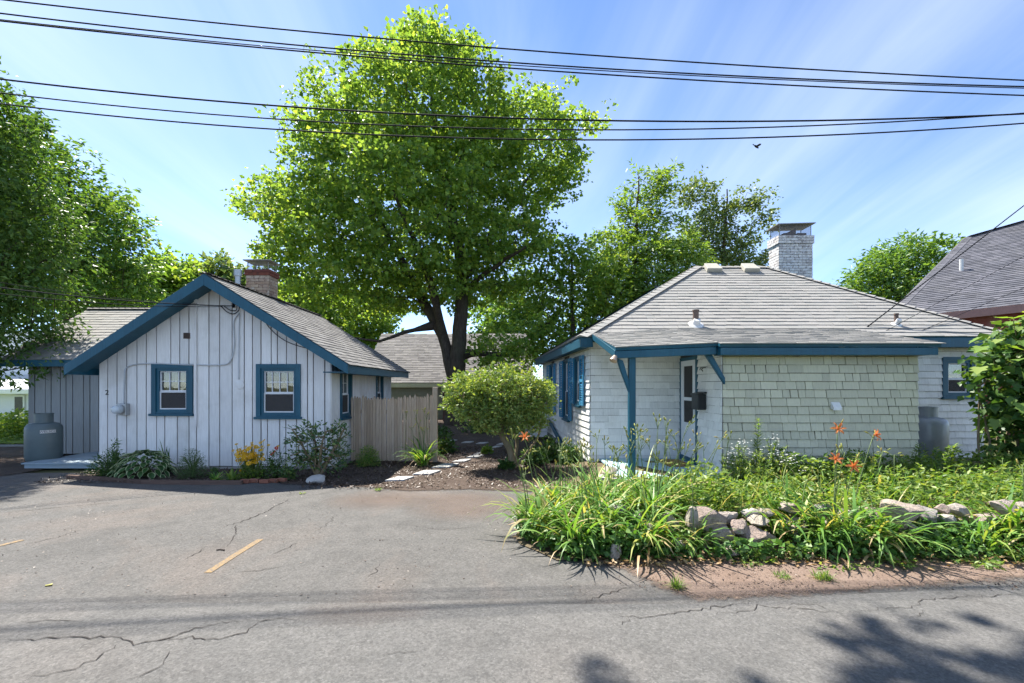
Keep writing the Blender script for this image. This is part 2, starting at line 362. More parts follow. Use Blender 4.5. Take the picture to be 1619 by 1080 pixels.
M_maple = leafmat('maple_leaf', [(0.0, (0.067, 0.140, 0.033)), (0.4, (0.127, 0.243, 0.049)), (0.75, (0.212, 0.339, 0.066)), (1.0, (0.392, 0.436, 0.083))], 0.5, (1.9, 1.6, 0.75))
M_feather = leafmat('feathery_leaf', [(0.0, (0.041, 0.098, 0.026)), (0.5, (0.087, 0.173, 0.041)), (1.0, (0.174, 0.254, 0.055))], 0.35, (1.5, 1.5, 0.5))
M_ash = leafmat('ash_leaf', [(0.0, (0.053, 0.136, 0.040)), (0.5, (0.109, 0.221, 0.056)), (1.0, (0.217, 0.330, 0.067))], 0.38, (1.7, 1.5, 0.5))
M_locust = leafmat('locust_leaf', [(0.0, (0.077, 0.158, 0.038)), (0.5, (0.144, 0.264, 0.063)), (1.0, (0.267, 0.351, 0.096))], 0.45, (1.7, 1.5, 0.5))
M_dusk = leafmat('greyish_leaf', [(0.0, (0.071, 0.131, 0.044)), (0.5, (0.131, 0.202, 0.071)), (1.0, (0.242, 0.282, 0.101))], 0.35, (1.5, 1.4, 0.6))
M_privet = leafmat('privet_leaf', [(0.0, (0.095, 0.182, 0.046)), (0.5, (0.190, 0.278, 0.083)), (0.85, (0.330, 0.386, 0.113)), (1.0, (0.519, 0.513, 0.256))], 0.35, (1.6, 1.5, 0.5))
M_vine = leafmat('vine_leaf', [(0.0, (0.109, 0.205, 0.041)), (0.5, (0.182, 0.300, 0.061)), (1.0, (0.345, 0.380, 0.122))], 0.45, (1.6, 1.5, 0.5))
M_lily = leafmat('lily_blade', [(0.0, (0.058, 0.157, 0.028)), (0.35, (0.109, 0.244, 0.044)), (0.6, (0.190, 0.329, 0.074)), (0.74, (0.379, 0.400, 0.097)), (0.82, (0.525, 0.400, 0.242)), (0.88, (0.145, 0.272, 0.048)), (1.0, (0.233, 0.358, 0.084))], 0.4, (1.4, 1.35, 0.5))
M_weed = leafmat('weed_leaf', [(0.0, (0.056, 0.129, 0.028)), (0.3, (0.103, 0.193, 0.038)), (0.55, (0.169, 0.258, 0.050)), (0.8, (0.253, 0.322, 0.078)), (1.0, (0.357, 0.350, 0.172))], 0.42, (1.4, 1.35, 0.5))
M_ivy = leafmat('ivy_leaf', [(0.0, (0.042, 0.119, 0.025)), (0.55, (0.091, 0.196, 0.042)), (0.85, (0.182, 0.280, 0.084)), (1.0, (0.532, 0.532, 0.308))], 0.3, (1.4, 1.3, 0.6))
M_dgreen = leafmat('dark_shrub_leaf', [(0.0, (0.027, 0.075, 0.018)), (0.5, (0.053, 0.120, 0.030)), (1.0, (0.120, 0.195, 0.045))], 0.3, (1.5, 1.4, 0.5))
M_andro = leafmat('glossy_shrub_leaf', [(0.0, (0.030, 0.083, 0.030)), (0.6, (0.075, 0.150, 0.053)), (1.0, (0.300, 0.360, 0.090))], 0.3, (1.5, 1.4, 0.5), 0.3, 0.5)
M_fern = leafmat('wispy_green', [(0.0, (0.05, 0.10, 0.035)), (1.0, (0.10, 0.17, 0.06))], 0.3)
M_stem = plain('green_stem', (0.10, 0.15, 0.04), 0.6)
M_bud = leafmat('bud_green', [(0.0, (0.22, 0.28, 0.05)), (0.6, (0.33, 0.34, 0.08)), (1.0, (0.42, 0.26, 0.08))], 0.3)
M_orange = leafmat('orange_petal', [(0.0, (0.60, 0.17, 0.045)), (1.0, (0.72, 0.26, 0.09))], 0.35, (1.2, 1.0, 0.8))
M_yelp = leafmat('yellow_petal', [(0.0, (0.62, 0.33, 0.01)), (1.0, (0.75, 0.45, 0.015))], 0.3, (1.2, 1.1, 0.6))
M_redp = leafmat('red_petal', [(0.0, (0.45, 0.03, 0.01)), (1.0, (0.55, 0.07, 0.015))], 0.3, (1.2, 1.0, 0.8))
M_whitep = plain('white_petal', (0.7, 0.7, 0.66), 0.7)
M_chip = leafmat('mulch_chip', [(0.0, (0.06, 0.04, 0.03)), (0.5, (0.10, 0.072, 0.056)), (1.0, (0.17, 0.125, 0.10))], 0.05)
M_litter = leafmat('dry_leaf', [(0.0, (0.20, 0.12, 0.06)), (0.5, (0.33, 0.22, 0.12)), (1.0, (0.45, 0.33, 0.2))], 0.2)
M_tankg = plain('blue_grey_tank_paint', (0.10, 0.135, 0.145), 0.45, 0, 0.45, 0.2, 5)
M_tanks = plain('silver_grey_tank_paint', (0.32, 0.345, 0.375), 0.35, 0.1, 0.5, 0.18, 5)
M_mat = woodmat('coir', (0.36, 0.22, 0.09), (0.4, 0.25, 0.1), (0.33, 0.2, 0.08))
# ------------------------------------------------------------------ the setting: ground, road, lot, beds
def struct(o): o['kind'] = 'structure'; return o
def rough_poly(pts, step=0.25, amp=0.05, seed=0):
    out = []; n = len(pts)
    for i in range(n):
        a, b = Vector(pts[i]), Vector(pts[(i + 1) % n]); d = b - a; k = max(1, int(d.length / step)); k = min(k, 80)
        nx = Vector((-d.y, d.x)).normalized() if d.length else Vector((0, 0))
        for j in range(k):
            p = a + d * j / k; w = noise.noise(Vector((p.x * 2.3, p.y * 2.3, seed))) + 0.5 * noise.noise(Vector((p.x * 7, p.y * 7, seed + 5)))
            out.append(p + nx * w * amp)
    return out
def sheet(name, pts, z, mat, amp=0.05, step=0.25, seed=0, parent=None):
    pp = rough_poly(pts, step, amp, seed) if amp else [Vector(p) for p in pts]
    me = bpy.data.meshes.new(name); me.from_pydata([(p.x, p.y, z) for p in pp], [], [tuple(range(len(pp)))]); me.update()
    if me.polygons[0].normal.z < 0: me.flip_normals()
    o = link_mesh(name, me, mat, parent)
    return o if parent else struct(o)
def feather_sheet(name, pts, z, mat, cell=0.07, grow=0.12):
    P = np.array([(p[0], p[1]) for p in pts], float); Q = np.roll(P, -1, 0); lo, hi = P.min(0) - grow, P.max(0) + grow
    nx, ny = int((hi[0] - lo[0]) / cell) + 1, int((hi[1] - lo[1]) / cell) + 1; gx, gy = np.meshgrid(lo[0] + np.arange(nx + 1) * cell, lo[1] + np.arange(ny + 1) * cell)
    X = np.stack([gx.ravel(), gy.ravel()], 1); d = np.full(len(X), 1e9); ins = np.zeros(len(X), bool)
    for a, b in zip(P, Q):
        ab = b - a; t = np.clip(((X - a) @ ab) / max(ab @ ab, 1e-9), 0, 1); d = np.minimum(d, np.linalg.norm(X - a - t[:, None] * ab, axis=1))
        c = (a[1] > X[:, 1]) != (b[1] > X[:, 1]); xi = a[0] + (X[:, 1] - a[1]) * ab[0] / (ab[1] if ab[1] else 1e-9); ins ^= c & (X[:, 0] < xi)
    sd = np.where(ins, d, -d); keep = sd > -grow; i, j = np.meshgrid(np.arange(nx), np.arange(ny)); q = (j * (nx + 1) + i).ravel(); Fq = np.stack([q, q + 1, q + nx + 2, q + nx + 1], 1); Fq = Fq[keep[Fq].all(1)]
    used = np.unique(Fq); mp2 = np.zeros(len(X), int); mp2[used] = np.arange(len(used)); me = np_mesh(name, np.concatenate([X[used], np.full((len(used), 1), z)], 1), mp2[Fq])
    at2 = me.attributes.new('edge', 'FLOAT', 'POINT'); at2.data.foreach_set('value', (np.clip(sd[used], -grow, 0.6) + grow).astype(np.float32)); return struct(link_mesh(name, me, mat))
def g2(px, py): p = gp(px, py); return (p.x, p.y)
mb = MB(); mb.add([(-400, -400, -0.03), (400, -400, -0.03), (400, 800, -0.03), (-400, 800, -0.03)], [(0, 1, 2, 3)])
struct(mb.build('ground', M_ground))
lot = sheet('parking_lot', [(-14, 3.3), (10.0, 3.3), (10.0, 6.4), (1.0, 6.8), (1.0, 7.6), (-2.9, 7.9), (-8.3, 8.4), g2(40, 748), (-14, 8.3)], 0.0, M_lot, 0.03, 0.2, 3)
road = sheet('road', [(-60, -7), (60, -7), (60, 4.6), (9, 3.95), g2(1619, 922), g2(1400, 938), g2(1200, 951), g2(1085, 956), (0.2, 3.33), (-3, 3.36), (-60, 3.5)], 0.004, M_road, 0.035, 0.2, 8)
dirt = feather_sheet('dirt_shoulder', [g2(985, 906), g2(1040, 936), g2(1100, 957), g2(1250, 950), g2(1450, 936), g2(1640, 919), (9.5, 3.95), (9.5, 5.0), (0.9, 5.2), (0.12, 5.4), (-0.02, 4.75), (0.25, 4.32), (0.7, 4.1)], 0.0088, M_dirt, 0.06)
mulch = feather_sheet('mulch_path', [g2(440, 768), g2(560, 771), g2(640, 779), g2(740, 776), g2(832, 780), (1.3, 6.6), (1.5, 8.4), (1.2, 22), (-6.5, 22), (-3.2, 13), (-3.3, 8.5), (-5.0, 8.5)], 0.0085, M_mulch, 0.10)
bed = feather_sheet('flower_bed', [g2(105, 757), g2(170, 763), g2(300, 764), g2(440, 764), (-3.1, 7.7), (-3.1, 9.0), (-8.0, 9.0)], 0.012, M_mulch, 0.07, 0.08)
feather_sheet('tank_bed', [g2(-60, 762), g2(20, 752), g2(70, 744), g2(80, 728), (-9.3, 12), (-16, 12)], 0.010, M_mulch, 0.10)
sheet('lawn', [(-40, 12.6), (-11.2, 12.6), (-11.2, 30), (-60, 30)], 0.004, M_lawn, 0.1, 0.4, 9)
sheet('gravel_drive', [(-40, 10.3), (-11.0, 10.3), (-11.0, 12.4), (-40, 12.2)], 0.006, M_gravel, 0.1, 0.4, 10)
def blob(px, py, rx, ry, n=20):
    c = gp(px, py); return [(c.x + rx * math.cos(6.2832 * i / n), c.y + ry * math.sin(6.2832 * i / n)) for i in range(n)]
feather_sheet('dust_patch', blob(575, 968, 0.42, 0.16), 0.0078, M_dust, 0.04, 0.15)
feather_sheet('dust_patch', blob(735, 797, 0.75, 0.75), 0.0035, M_dust, 0.06, 0.2)
feather_sheet('dust_patch', blob(600, 790, 0.7, 0.5), 0.0031, M_dust, 0.06, 0.2)
# raised garden bed behind the stones
def bed_z(x, y):
    e = max(0.0, min(1.0, (y - 4.35) / 0.45)); w = max(0.0, min(1.0, (x - 1.0) / 0.9))
    return 0.012 + 0.20 * e * e * (3 - 2 * e) * w + 0.03 * noise.noise(Vector((x * 1.5, y * 1.5, 0))) * e
V = []; Fs = []; nx, ny = 60, 34
for j in range(ny + 1):
    for i in range(nx + 1):
        y = 4.15 + (8.9 - 4.15) * j / ny
        x0 = 0.10 + 0.06 * noise.noise(Vector((0, y * 2, 3))) + (0.75 * max(0, (4.6 - y)) ) + max(0, (y - 6.0)) * 0.35
        x = x0 + (11.0 - x0) * (i / nx) ** 1.3
        V.append((x, y, bed_z(x, y)))
for j in range(ny):
    for i in range(nx): a = j * (nx + 1) + i; Fs.append((a, a + 1, a + nx + 2, a + nx + 1))
struct(link_mesh('garden_bed', np_mesh('garden_bed', V, Fs), M_bedsoil, smooth=True))
# painted stall lines and cracks belong to the lot
def strip(name, pts, w, z, mat, parent):
    V = []; n = len(pts)
    for i, p in enumerate(pts):
        d = (pts[min(i+1, n-1)] - pts[max(i-1, 0)]); d = Vector((d.x, d.y, 0)).normalized(); s = Vector((-d.y, d.x, 0)) * (w[i] if isinstance(w, list) else w) / 2
        V += [(p.x + s.x, p.y + s.y, z), (p.x - s.x, p.y - s.y, z)]
    me = bpy.data.meshes.new(name); me.from_pydata(V, [], [(2*i, 2*i+1, 2*i+3, 2*i+2) for i in range(n-1)]); me.update()
    if me.polygons[0].normal.z < 0: me.flip_normals()
    return link_mesh(name, me, mat, parent)
strip('painted_line', [gp(328, 906), gp(370, 879), gp(412, 853)], 0.065, 0.004, M_yellow, lot)
strip('painted_line', [gp(-40, 870), gp(0, 863), gp(36, 854)], 0.065, 0.004, M_yellow, lot)
def crack(px, w, parent, z, seed):
    rr = random.Random(seed); P = [gp(*p) for p in px]; out = []
    for a, b in zip(P, P[1:]):
        d = b - a; k = max(2, int(d.length / 0.035)); s = Vector((-d.y, d.x, 0)).normalized()
        for j in range(k): out.append(a + d * j / k + s * rr.gauss(0, 0.012))
    out.append(P[-1]); n = len(out)
    ws = [w * 0.5 * (0.35 + rr.random() * 0.9) * min(1, 4 * min(i + 0.3, n - 0.7 - i) / n + 0.15) for i in range(n)]
    strip('crack', out, ws, z, M_crack, parent)
for i, (px, w) in enumerate([
    ([(0, 811), (60, 806), (120, 800), (190, 794)], 0.016), ([(455, 790), (415, 812), (378, 826), (352, 834)], 0.026), ([(373, 830), (372, 845), (360, 864)], 0.02),
    ([(330, 864), (312, 874), (296, 884)], 0.016), ([(40, 861), (90, 850), (128, 838)], 0.018), ([(432, 878), (452, 868), (470, 858)], 0.014),
    ([(500, 840), (520, 826), (535, 812)], 0.012), ([(370, 906), (410, 903), (450, 895)], 0.012), ([(580, 912), (592, 905), (600, 892)], 0.012), ([(640, 830), (700, 838), (760, 832)], 0.010),
    ([(925, 955), (950, 942), (980, 933), (1000, 928)], 0.016)]):
    crack(px, w, lot, 0.0042, 50 + i)
for i, (px, w) in enumerate([
    ([(0, 1013), (60, 1011), (130, 1008), (185, 1008), (215, 1018), (255, 1014), (300, 1000), (350, 985), (400, 981)], 0.019),
    ([(255, 1014), (300, 1010), (345, 1012), (385, 1000), (420, 982), (450, 979), (475, 982)], 0.017), ([(187, 1021), (150, 1045), (115, 1063), (70, 1068), (40, 1079)], 0.015),
    ([(30, 985), (70, 983), (135, 983)], 0.011), ([(270, 1032), (255, 1052), (235, 1064), (200, 1077)], 0.012), ([(520, 1032), (545, 1024), (580, 1015)], 0.009),
    ([(965, 975), (1020, 977), (1080, 970), (1140, 960), (1200, 952)], 0.014), ([(985, 990), (1000, 975)], 0.01), ([(1130, 972), (1190, 966), (1200, 960), (1260, 963), (1330, 969)], 0.012),
    ([(1345, 970), (1380, 966), (1395, 961), (1440, 962), (1462, 950), (1520, 945), (1619, 940)], 0.012), ([(1440, 980), (1462, 965)], 0.008),
    ([(1330, 970), (1290, 958), (1230, 954)], 0.01), ([(600, 1040), (680, 1026)], 0.007)]):
    crack(px, w, road, 0.0085, 90 + i)

# ------------------------------------------------------------------ roofs, walls, windows
def clip_row(poly, v):
    xs = []
    n = len(poly)
    for i in range(n):
        (u0, v0), (u1, v1) = poly[i], poly[(i + 1) % n]
        if (v0 - v) * (v1 - v) < 0: xs.append(u0 + (u1 - u0) * (v - v0) / (v1 - v0))
    return (min(xs), max(xs)) if len(xs) >= 2 else None
def roof_tabs(mb, P, expo=0.14, wr=(0.16, 0.34), th=0.012, seed=1):
    """P: planar 3D polygon whose first edge is the eave; lays overlapping tabs over it"""
    rr = random.Random(seed); P = [Vector(p) for p in P]; O = P[0]; u = (P[1] - P[0]).normalized()
    n = u.cross(P[2] - P[0]).normalized()
    if n.z < 0: n = -n
    v = n.cross(u).normalized()
    if v.z < 0: v = -v
    q = [((p - O).dot(u), (p - O).dot(v)) for p in P]; vmax = max(b for a, b in q); k = 0; y = 0.0
    while y < vmax - 0.01:
        r = clip_row(q, min(y + expo / 2, vmax - 0.004))
        if r:
            x = r[0] - rr.random() * 0.15
            while x < r[1]:
                w = rr.uniform(*wr); a, b = max(x, r[0]), min(x + w, r[1])
                if b - a > 0.02:
                    t1 = th * rr.uniform(0.8, 1.25); y0 = y - rr.uniform(0, 0.012); y1 = y + expo * 1.05
                    A = O + u * (a + 0.002) + v * y0; B = O + u * (b - 0.002) + v * y0; C = O + u * (b - 0.002) + v * y1; D = O + u * (a + 0.002) + v * y1
                    mb.add([A + n * 0.001, B + n * 0.001, A + n * (t1 + 0.003), B + n * (t1 + 0.003), C + n * 0.004, D + n * 0.004],
                           [(0, 1, 3, 2), (2, 3, 4, 5), (0, 2, 5), (1, 4, 3)])
                x += w
        y += expo; k += 1
    return mb
def caps(mb, a, b, n, w=0.24, L=0.17, th=0.02):
    a, b = Vector(a), Vector(b); d = b - a; k = max(1, int(d.length / L)); dn = d.normalized(); n = Vector(n).normalized(); s = dn.cross(n).normalized()
    for i in range(k):
        p = a + d * i / k; q = a + d * (i + 1.25) / k
        mb.add([p - s * w/2 - n*0.015, p + n * (th + 0.012), p + s * w/2 - n*0.015, q + s * w/2 - n * 0.02, q + n * th * 0.4, q - s * w/2 - n * 0.02], [(0, 1, 4, 5), (1, 2, 3, 4), (0, 2, 1)])
def slab(mb, P, t=0.05, drop=0.012):
    P = [Vector(p) for p in P]; n = (P[1] - P[0]).cross(P[2] - P[0]).normalized()
    if n.z < 0: n = -n
    mb.prism([p - n * 0.002 for p in P], -n * t)

def wallmap(origin, udir, ndir):
    O, u, n = Vector(origin), Vector(udir).normalized(), Vector(ndir).normalized()
    return lambda p: O + u * p.x + n * p.y + Z3 * p.z
def wall_pieces(u0, u1, z0, zt, openings):
    out = []; x = u0
    for (a, b, c, d) in sorted(openings):
        if a > x: out.append((x, a, z0, zt))
        out.append((a, b, z0, lambda u, c=c: c)); out.append((a, b, d, zt)); x = b
    if x < u1: out.append((x, u1, z0, zt))
    return out
def panel(mb, a, b, zlo, zt, d0, d1, peaks=()):
    top = [(a, zt(a))] + [(p, zt(p)) for p in peaks if a < p < b] + [(b, zt(b))]
    if min(z for _, z in top) <= zlo + 0.01: return False
    poly = [(a, d0, zlo), (b, d0, zlo)] + [(u, d0, z) for u, z in reversed(top)]
    mb.prism([Vector(p) for p in poly], (0, d1 - d0, 0)); return True
def board_wall(parent, T, u0, u1, z0, zt, openings, mat, wr, seed, peaks=(), gap=0.014, cuts=None):
    rr = random.Random(seed); core = MB()
    for (a, b, zl, z_) in wall_pieces(u0, u1, z0, zt, openings): panel(core, a, b, zl, z_, -0.12, -0.04, peaks)
    core.v = [tuple(T(Vector(p))) for p in core.v]
    wall = core.build('wall', M_gap, parent)
    for (a, b, zl, z_) in wall_pieces(u0, u1, z0, zt, openings):
        k = max(1, round((b - a) / wr)); ws = [rr.uniform(0.65, 1.35) for _ in range(k)]; s = sum(ws); x = a
        for w in ws:
            w = w * (b - a) / s; m2 = MB()
            if panel(m2, x + gap / 2, x + w - gap / 2, zl + rr.uniform(0, 0.015), z_, -0.039, 0.004 + rr.uniform(0, 0.008), peaks):
                m2.v = [tuple(T(Vector(p))) for p in m2.v]; m2.build('board', mat, wall)
            x += w
    return wall
def window(parent, T, u0, u1, z0, z1, trim=0.085, blue=None, muntins=3, sill=True, curtain=True, depth=0.10):
    """casing as the part; sashes, panes, screen, sill below it"""
    blue = blue or M_blue; m = MB(T)
    m.box(u0 - trim, u0, 0.0, 0.035, z0 - 0.03, z1 + trim); m.box(u1, u1 + trim, 0.0, 0.035, z0 - 0.03, z1 + trim)
    m.box(u0, u1, 0.0, 0.034, z1, z1 + trim); m.box(u0, u1, 0.0, 0.03, z0 - 0.03, z0)
    e = 0.05
    for (a, b, c, d) in ((u0, u0 + e, z0, z1), (u1 - e, u1, z0, z1), (u0 + e, u1 - e, z1 - e, z1), (u0 + e, u1 - e, z0, z0 + e)): m.box(a, b, -depth, 0.012, c, d)
    w = m.build('window', blue, parent)
    if sill:
        s = MB(T); s.box(u0 - trim - 0.025, u1 + trim + 0.025, 0.002, 0.075, z0 - 0.075, z0 - 0.031); s.build('sill', blue, w, bevel=0.006)
    a, b, c, d = u0 + e, u1 - e, z0 + e, z1 - e; mid = c + (d - c) * 0.47
    up = MB(T); t = 0.022
    for (p, q, r_, s_) in ((a, a + t, mid, d), (b - t, b, mid, d), (a + t, b - t, d - t, d), (a + t, b - t, mid, mid + t)): up.box(p, q, -0.045, -0.02, r_, s_)
    for i in range(1, muntins):
        x = a + (b - a) * i / muntins; up.box(x - 0.007, x + 0.007, -0.046, -0.03, mid + t, d - t)
    if muntins > 1: up.box(a + t, b - t, -0.047, -0.031, (mid + d) / 2 - 0.007, (mid + d) / 2 + 0.007)
    up.build('upper_sash', M_white, w)
    lo = MB(T)
    for (p, q, r_, s_) in ((a, a + t, c, mid - 0.002), (b - t, b, c, mid - 0.002), (a + t, b - t, c, c + t), (a + t, b - t, mid - t, mid - 0.002)): lo.box(p, q, -0.03, -0.008, r_, s_)
    lo.build('lower_sash', M_white, w)
    g = MB(T); g.box(a + t, b - t, -0.052, -0.048, mid + t, d - t); g.build('pane', M_glass, w)
    g = MB(T); g.box(a + t, b - t, -0.072, -0.068, c + t, mid - t); g.build('pane', M_glass, w)
    g = MB(T); g.box(a + t, b - t, -0.022, -0.020, c + t, mid - t); g.build('insect_screen', M_screen, w)
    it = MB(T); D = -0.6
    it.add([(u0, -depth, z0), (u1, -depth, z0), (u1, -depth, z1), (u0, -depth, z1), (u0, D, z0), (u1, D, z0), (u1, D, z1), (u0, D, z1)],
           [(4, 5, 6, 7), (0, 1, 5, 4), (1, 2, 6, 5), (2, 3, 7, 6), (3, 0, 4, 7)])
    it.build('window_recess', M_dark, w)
    if curtain:
        cu = MB(T)
        for (p, q) in ((a, a + (b - a) * 0.22), (b - (b - a) * 0.22, b)):
            k = 9; V = []; 
            for i in range(k):
                x = p + (q - p) * i / (k - 1); y = -0.17 + 0.015 * math.sin(i * 2.1); V += [(x, y, z0), (x, y, z1)]
            cu.add(V, [(2*i, 2*i+2, 2*i+3, 2*i+1) for i in range(k - 1)])
        V = []
        for i in range(25):
            x = a + (b - a) * i / 24; y = -0.14 + 0.012 * math.sin(i * 1.9); V += [(x, y, mid + (d - mid) * 0.5), (x, y, d)]
        cu.add(V, [(2*i, 2*i+2, 2*i+3, 2*i+1) for i in range(24)])
        cu.build('curtain', M_curtain, w)
    return w
def chimney(parent, x0, x1, y0, y1, z0, z1, mats, crown=0.16, bh=0.072, bl=0.205, seed=1):
    """mats: body, crown. bricks are laid in courses on every face"""
    core = MB(); core.box(x0 + 0.015, x1 - 0.015, y0 + 0.015, y1 - 0.015, z0, z1 - 0.01); ch = core.build('chimney', M_mortar, parent)
    rr = random.Random(seed); body = MB(); top = MB(); z = z0; k = 0
    while z < z1 - 0.02:
        out = 0.0 if z < z1 - crown else 0.028; m = top if out else body
        a0, a1, b0, b1 = x0 - out, x1 + out, y0 - out, y1 + out
        for side in range(4):
            L = (a1 - a0) if side % 2 == 0 else (b1 - b0); s = -(bl / 2) * (k % 2) - (0.07 if side % 2 else 0)
            while s < L:
                p, q = max(0, s) + 0.004, min(L, s + bl) - 0.004; j = rr.uniform(-0.004, 0.004)
                if q - p > 0.02:
                    d = 0.05
                    if side == 0: m.box(a0 + p, a0 + q, b0 + j, b0 + d, z + 0.005, z + bh - 0.005)
                    elif side == 2: m.box(a0 + p, a0 + q, b1 - d, b1 + j, z + 0.005, z + bh - 0.005)
                    elif side == 1: m.box(a1 - d, a1 + j, b0 + p, b0 + q, z + 0.005, z + bh - 0.005)
                    else: m.box(a0 + j, a0 + d, b0 + p, b0 + q, z + 0.005, z + bh - 0.005)
                s += bl
        z += bh; k += 1
    body.build('brickwork', mats[0], ch, kind='stuff'); top.build('crown_brickwork', mats[1], ch, kind='stuff')
    return ch
def fascia(parent, p, q, w, h, mat=None, name='fascia'):
    m = MB(); m.beam(p, q, w, h); return m.build(name, mat or M_blue, parent, bevel=0.004)
# ------------------------------------------------------------------ the board cottage on the left
LC = thing('board_cottage', 'pale grey vertical board cottage with blue gable trim, numbered 2', 'cottage', (-5.6, 10.7, 0))
RX, RZ, EL, ER, ZL, ZR, YF, YB = -5.55, 3.65, -8.09, -2.93, 1.98, 2.0, 8.3, 13.3
def lroof(x): return ZL + (RZ - ZL) * (x - EL) / (RX - EL) if x < RX else ZR + (RZ - ZR) * (ER - x) / (ER - RX)
WL, WR, WY, WB = -7.83, -3.40, 8.7, 13.05
T = wallmap((0, WY, 0), (1, 0, 0), (0, -1, 0))
w1 = ((243 - CX) * WY / F + 0.06, (304 - CX) * WY / F - 0.06, 1.10, 1.93); w2 = ((408 - CX) * WY / F + 0.06, (474 - CX) * WY / F - 0.06, 1.04, 1.93)
board_wall(LC, T, WL, WR, 0.06, lambda u: lroof(u) - 0.09, [w1, w2], M_board, 0.185, 5, (RX,), 0.022)
window(LC, T, *w1, muntins=3); window(LC, T, *w2, muntins=4, curtain=False)
T = wallmap((WR, WY, 0), (0, 1, 0), (1, 0, 0))
s1, s2 = (0.50, 1.02, 0.98, 1.93), (2.95, 3.45, 0.95, 1.95)
board_wall(LC, T, 0.0, WB - WY, 0.06, lambda u: lroof(WR) - 0.10, [s1, s2], M_board, 0.15, 6, (), 0.02)
window(LC, T, *s1, muntins=2, trim=0.07); window(LC, T, *s2, muntins=1, trim=0.07)
T = wallmap((WL, WY, 0), (0, 1, 0), (-1, 0, 0))
board_wall(LC, T, 0.0, WB - WY, 0.06, lambda u: lroof(WL) - 0.10, [], M_board, 0.2, 7)
m = MB(); m.box(WL - 0.02, WR + 0.02, WB - 0.1, WB, 0.06, 2.0); m.build('rear_wall', M_board, LC)
m = MB(); m.box(WL - 0.012, WR + 0.012, WY - 0.01, WB, -0.05, 0.055); m.build('foundation', M_conc, LC)
right = [(ER, YF, ZR), (ER, YB, ZR), (RX, YB, RZ), (RX, YF, RZ)]; left = [(EL, YB, ZL), (EL, YF, ZL), (RX, YF, RZ), (RX, YB, RZ)]
m = MB(); slab(m, right, 0.06); slab(m, left, 0.06); rf = m.build('roof', M_blue, LC)
m = MB(); roof_tabs(m, [(ER + 0.03, YF - 0.03, ZR - 0.02), (ER + 0.03, YB, ZR - 0.02), (RX, YB, RZ), (RX, YF - 0.03, RZ)], 0.14, seed=3); roof_tabs(m, left, 0.14, seed=4)
caps(m, (RX, YB, RZ), (RX, YF, RZ), (0, 0, 1)); m.build('shingles', M_roofL, rf, kind='stuff')
for a, b, s in (((EL, ZL), (RX, RZ), -1), ((ER, ZR), (RX, RZ), 1)):                      # rake boards and their return soffits
    d = Vector((b[0] - a[0], 0, b[1] - a[1])).normalized(); nn = Vector((d.z * -s, 0, d.x * s)).normalized(); nn = nn if nn.z > 0 else -nn
    P = [Vector((a[0], YF, a[1])) - d * 0.0, Vector((b[0], YF, b[1]))]
    m = MB(); lo, hi = 0.19, 0.012
    q = [P[0] - Z3 * lo, P[1] - Z3 * (lo * 1.16), P[1] - Z3 * hi, P[0] - Z3 * hi]; m.prism([p - Vector((0, 0.03, 0)) for p in q], (0, 0.035, 0)); m.build('rake_board', M_blue, LC, bevel=0.004)
    m = MB(); q = [P[0] - Z3 * 0.14 + Vector((0, 0.006, 0)), P[1] - Z3 * 0.14 + Vector((0, 0.006, 0)), P[1] - Z3 * 0.105 + Vector((0, 0.006, 0)), P[0] - Z3 * 0.105 + Vector((0, 0.006, 0))]
    m.prism(q, (0, WY - YF - 0.012, 0)); m.build('soffit', M_blue, LC)
fascia(LC, (ER - 0.02, YF + 0.01, ZR - 0.10), (ER - 0.02, YB, ZR - 0.10), 0.03, 0.15); fascia(LC, (EL + 0.02, YF + 0.01, ZL - 0.10), (EL + 0.02, YB, ZL - 0.10), 0.03, 0.15)
m = MB(); m.box(WR, ER - 0.04, YF + 0.02, YB, ZR - 0.16, ZR - 0.14); m.build('soffit', M_blue, LC)
ch = chimney(LC, -6.36, -5.8, 11.0, 11.42, 2.9, 4.42, (M_brickp, M_brick), 0.22, seed=2)
def chimney_cap(ch, x0, x1, y0, y1, z0, h, slope=0.0):
    for x in (x0 + 0.03, x1 - 0.03):
        for y in (y0 + 0.03, y1 - 0.03): m = MB(); m.tube([(x, y, z0 - 0.02), (x, y, z0 + h)], 0.011, 5); m.build('cap_post', M_mesh, ch)
    m = MB(); o = 0.05; m.prism([(x0 - o, y0 - o, z0 + h), (x1 + o, y0 - o, z0 + h + slope), (x1 + o, y1 + o, z0 + h + slope), (x0 - o, y1 + o, z0 + h)], (0, 0, 0.022)); m.build('cap_lid', M_mesh, ch)
    m = MB(); q = [(x0 + 0.03, y0 + 0.03), (x1 - 0.03, y0 + 0.03), (x1 - 0.03, y1 - 0.03), (x0 + 0.03, y1 - 0.03)]
    for i in range(4):
        a, b = q[i], q[(i + 1) % 4]; m.add([(a[0], a[1], z0), (b[0], b[1], z0), (b[0], b[1], z0 + h), (a[0], a[1], z0 + h)], [(0, 1, 2, 3)])
    m.build('spark_screen', M_spark, ch)
chimney_cap(ch, -6.36, -5.8, 11.0, 11.42, 4.42, 0.2)
m = MB(); p = at(376, 455, 10.2); m.tube([(p.x, p.y, 2.9), (p.x, p.y, p.z + 0.3)], 0.06, 12); m.tube([(p.x, p.y, p.z + 0.26), (p.x, p.y, p.z + 0.40)], 0.085, 12); m.build('flue_pipe', M_metal, LC, autos=40)
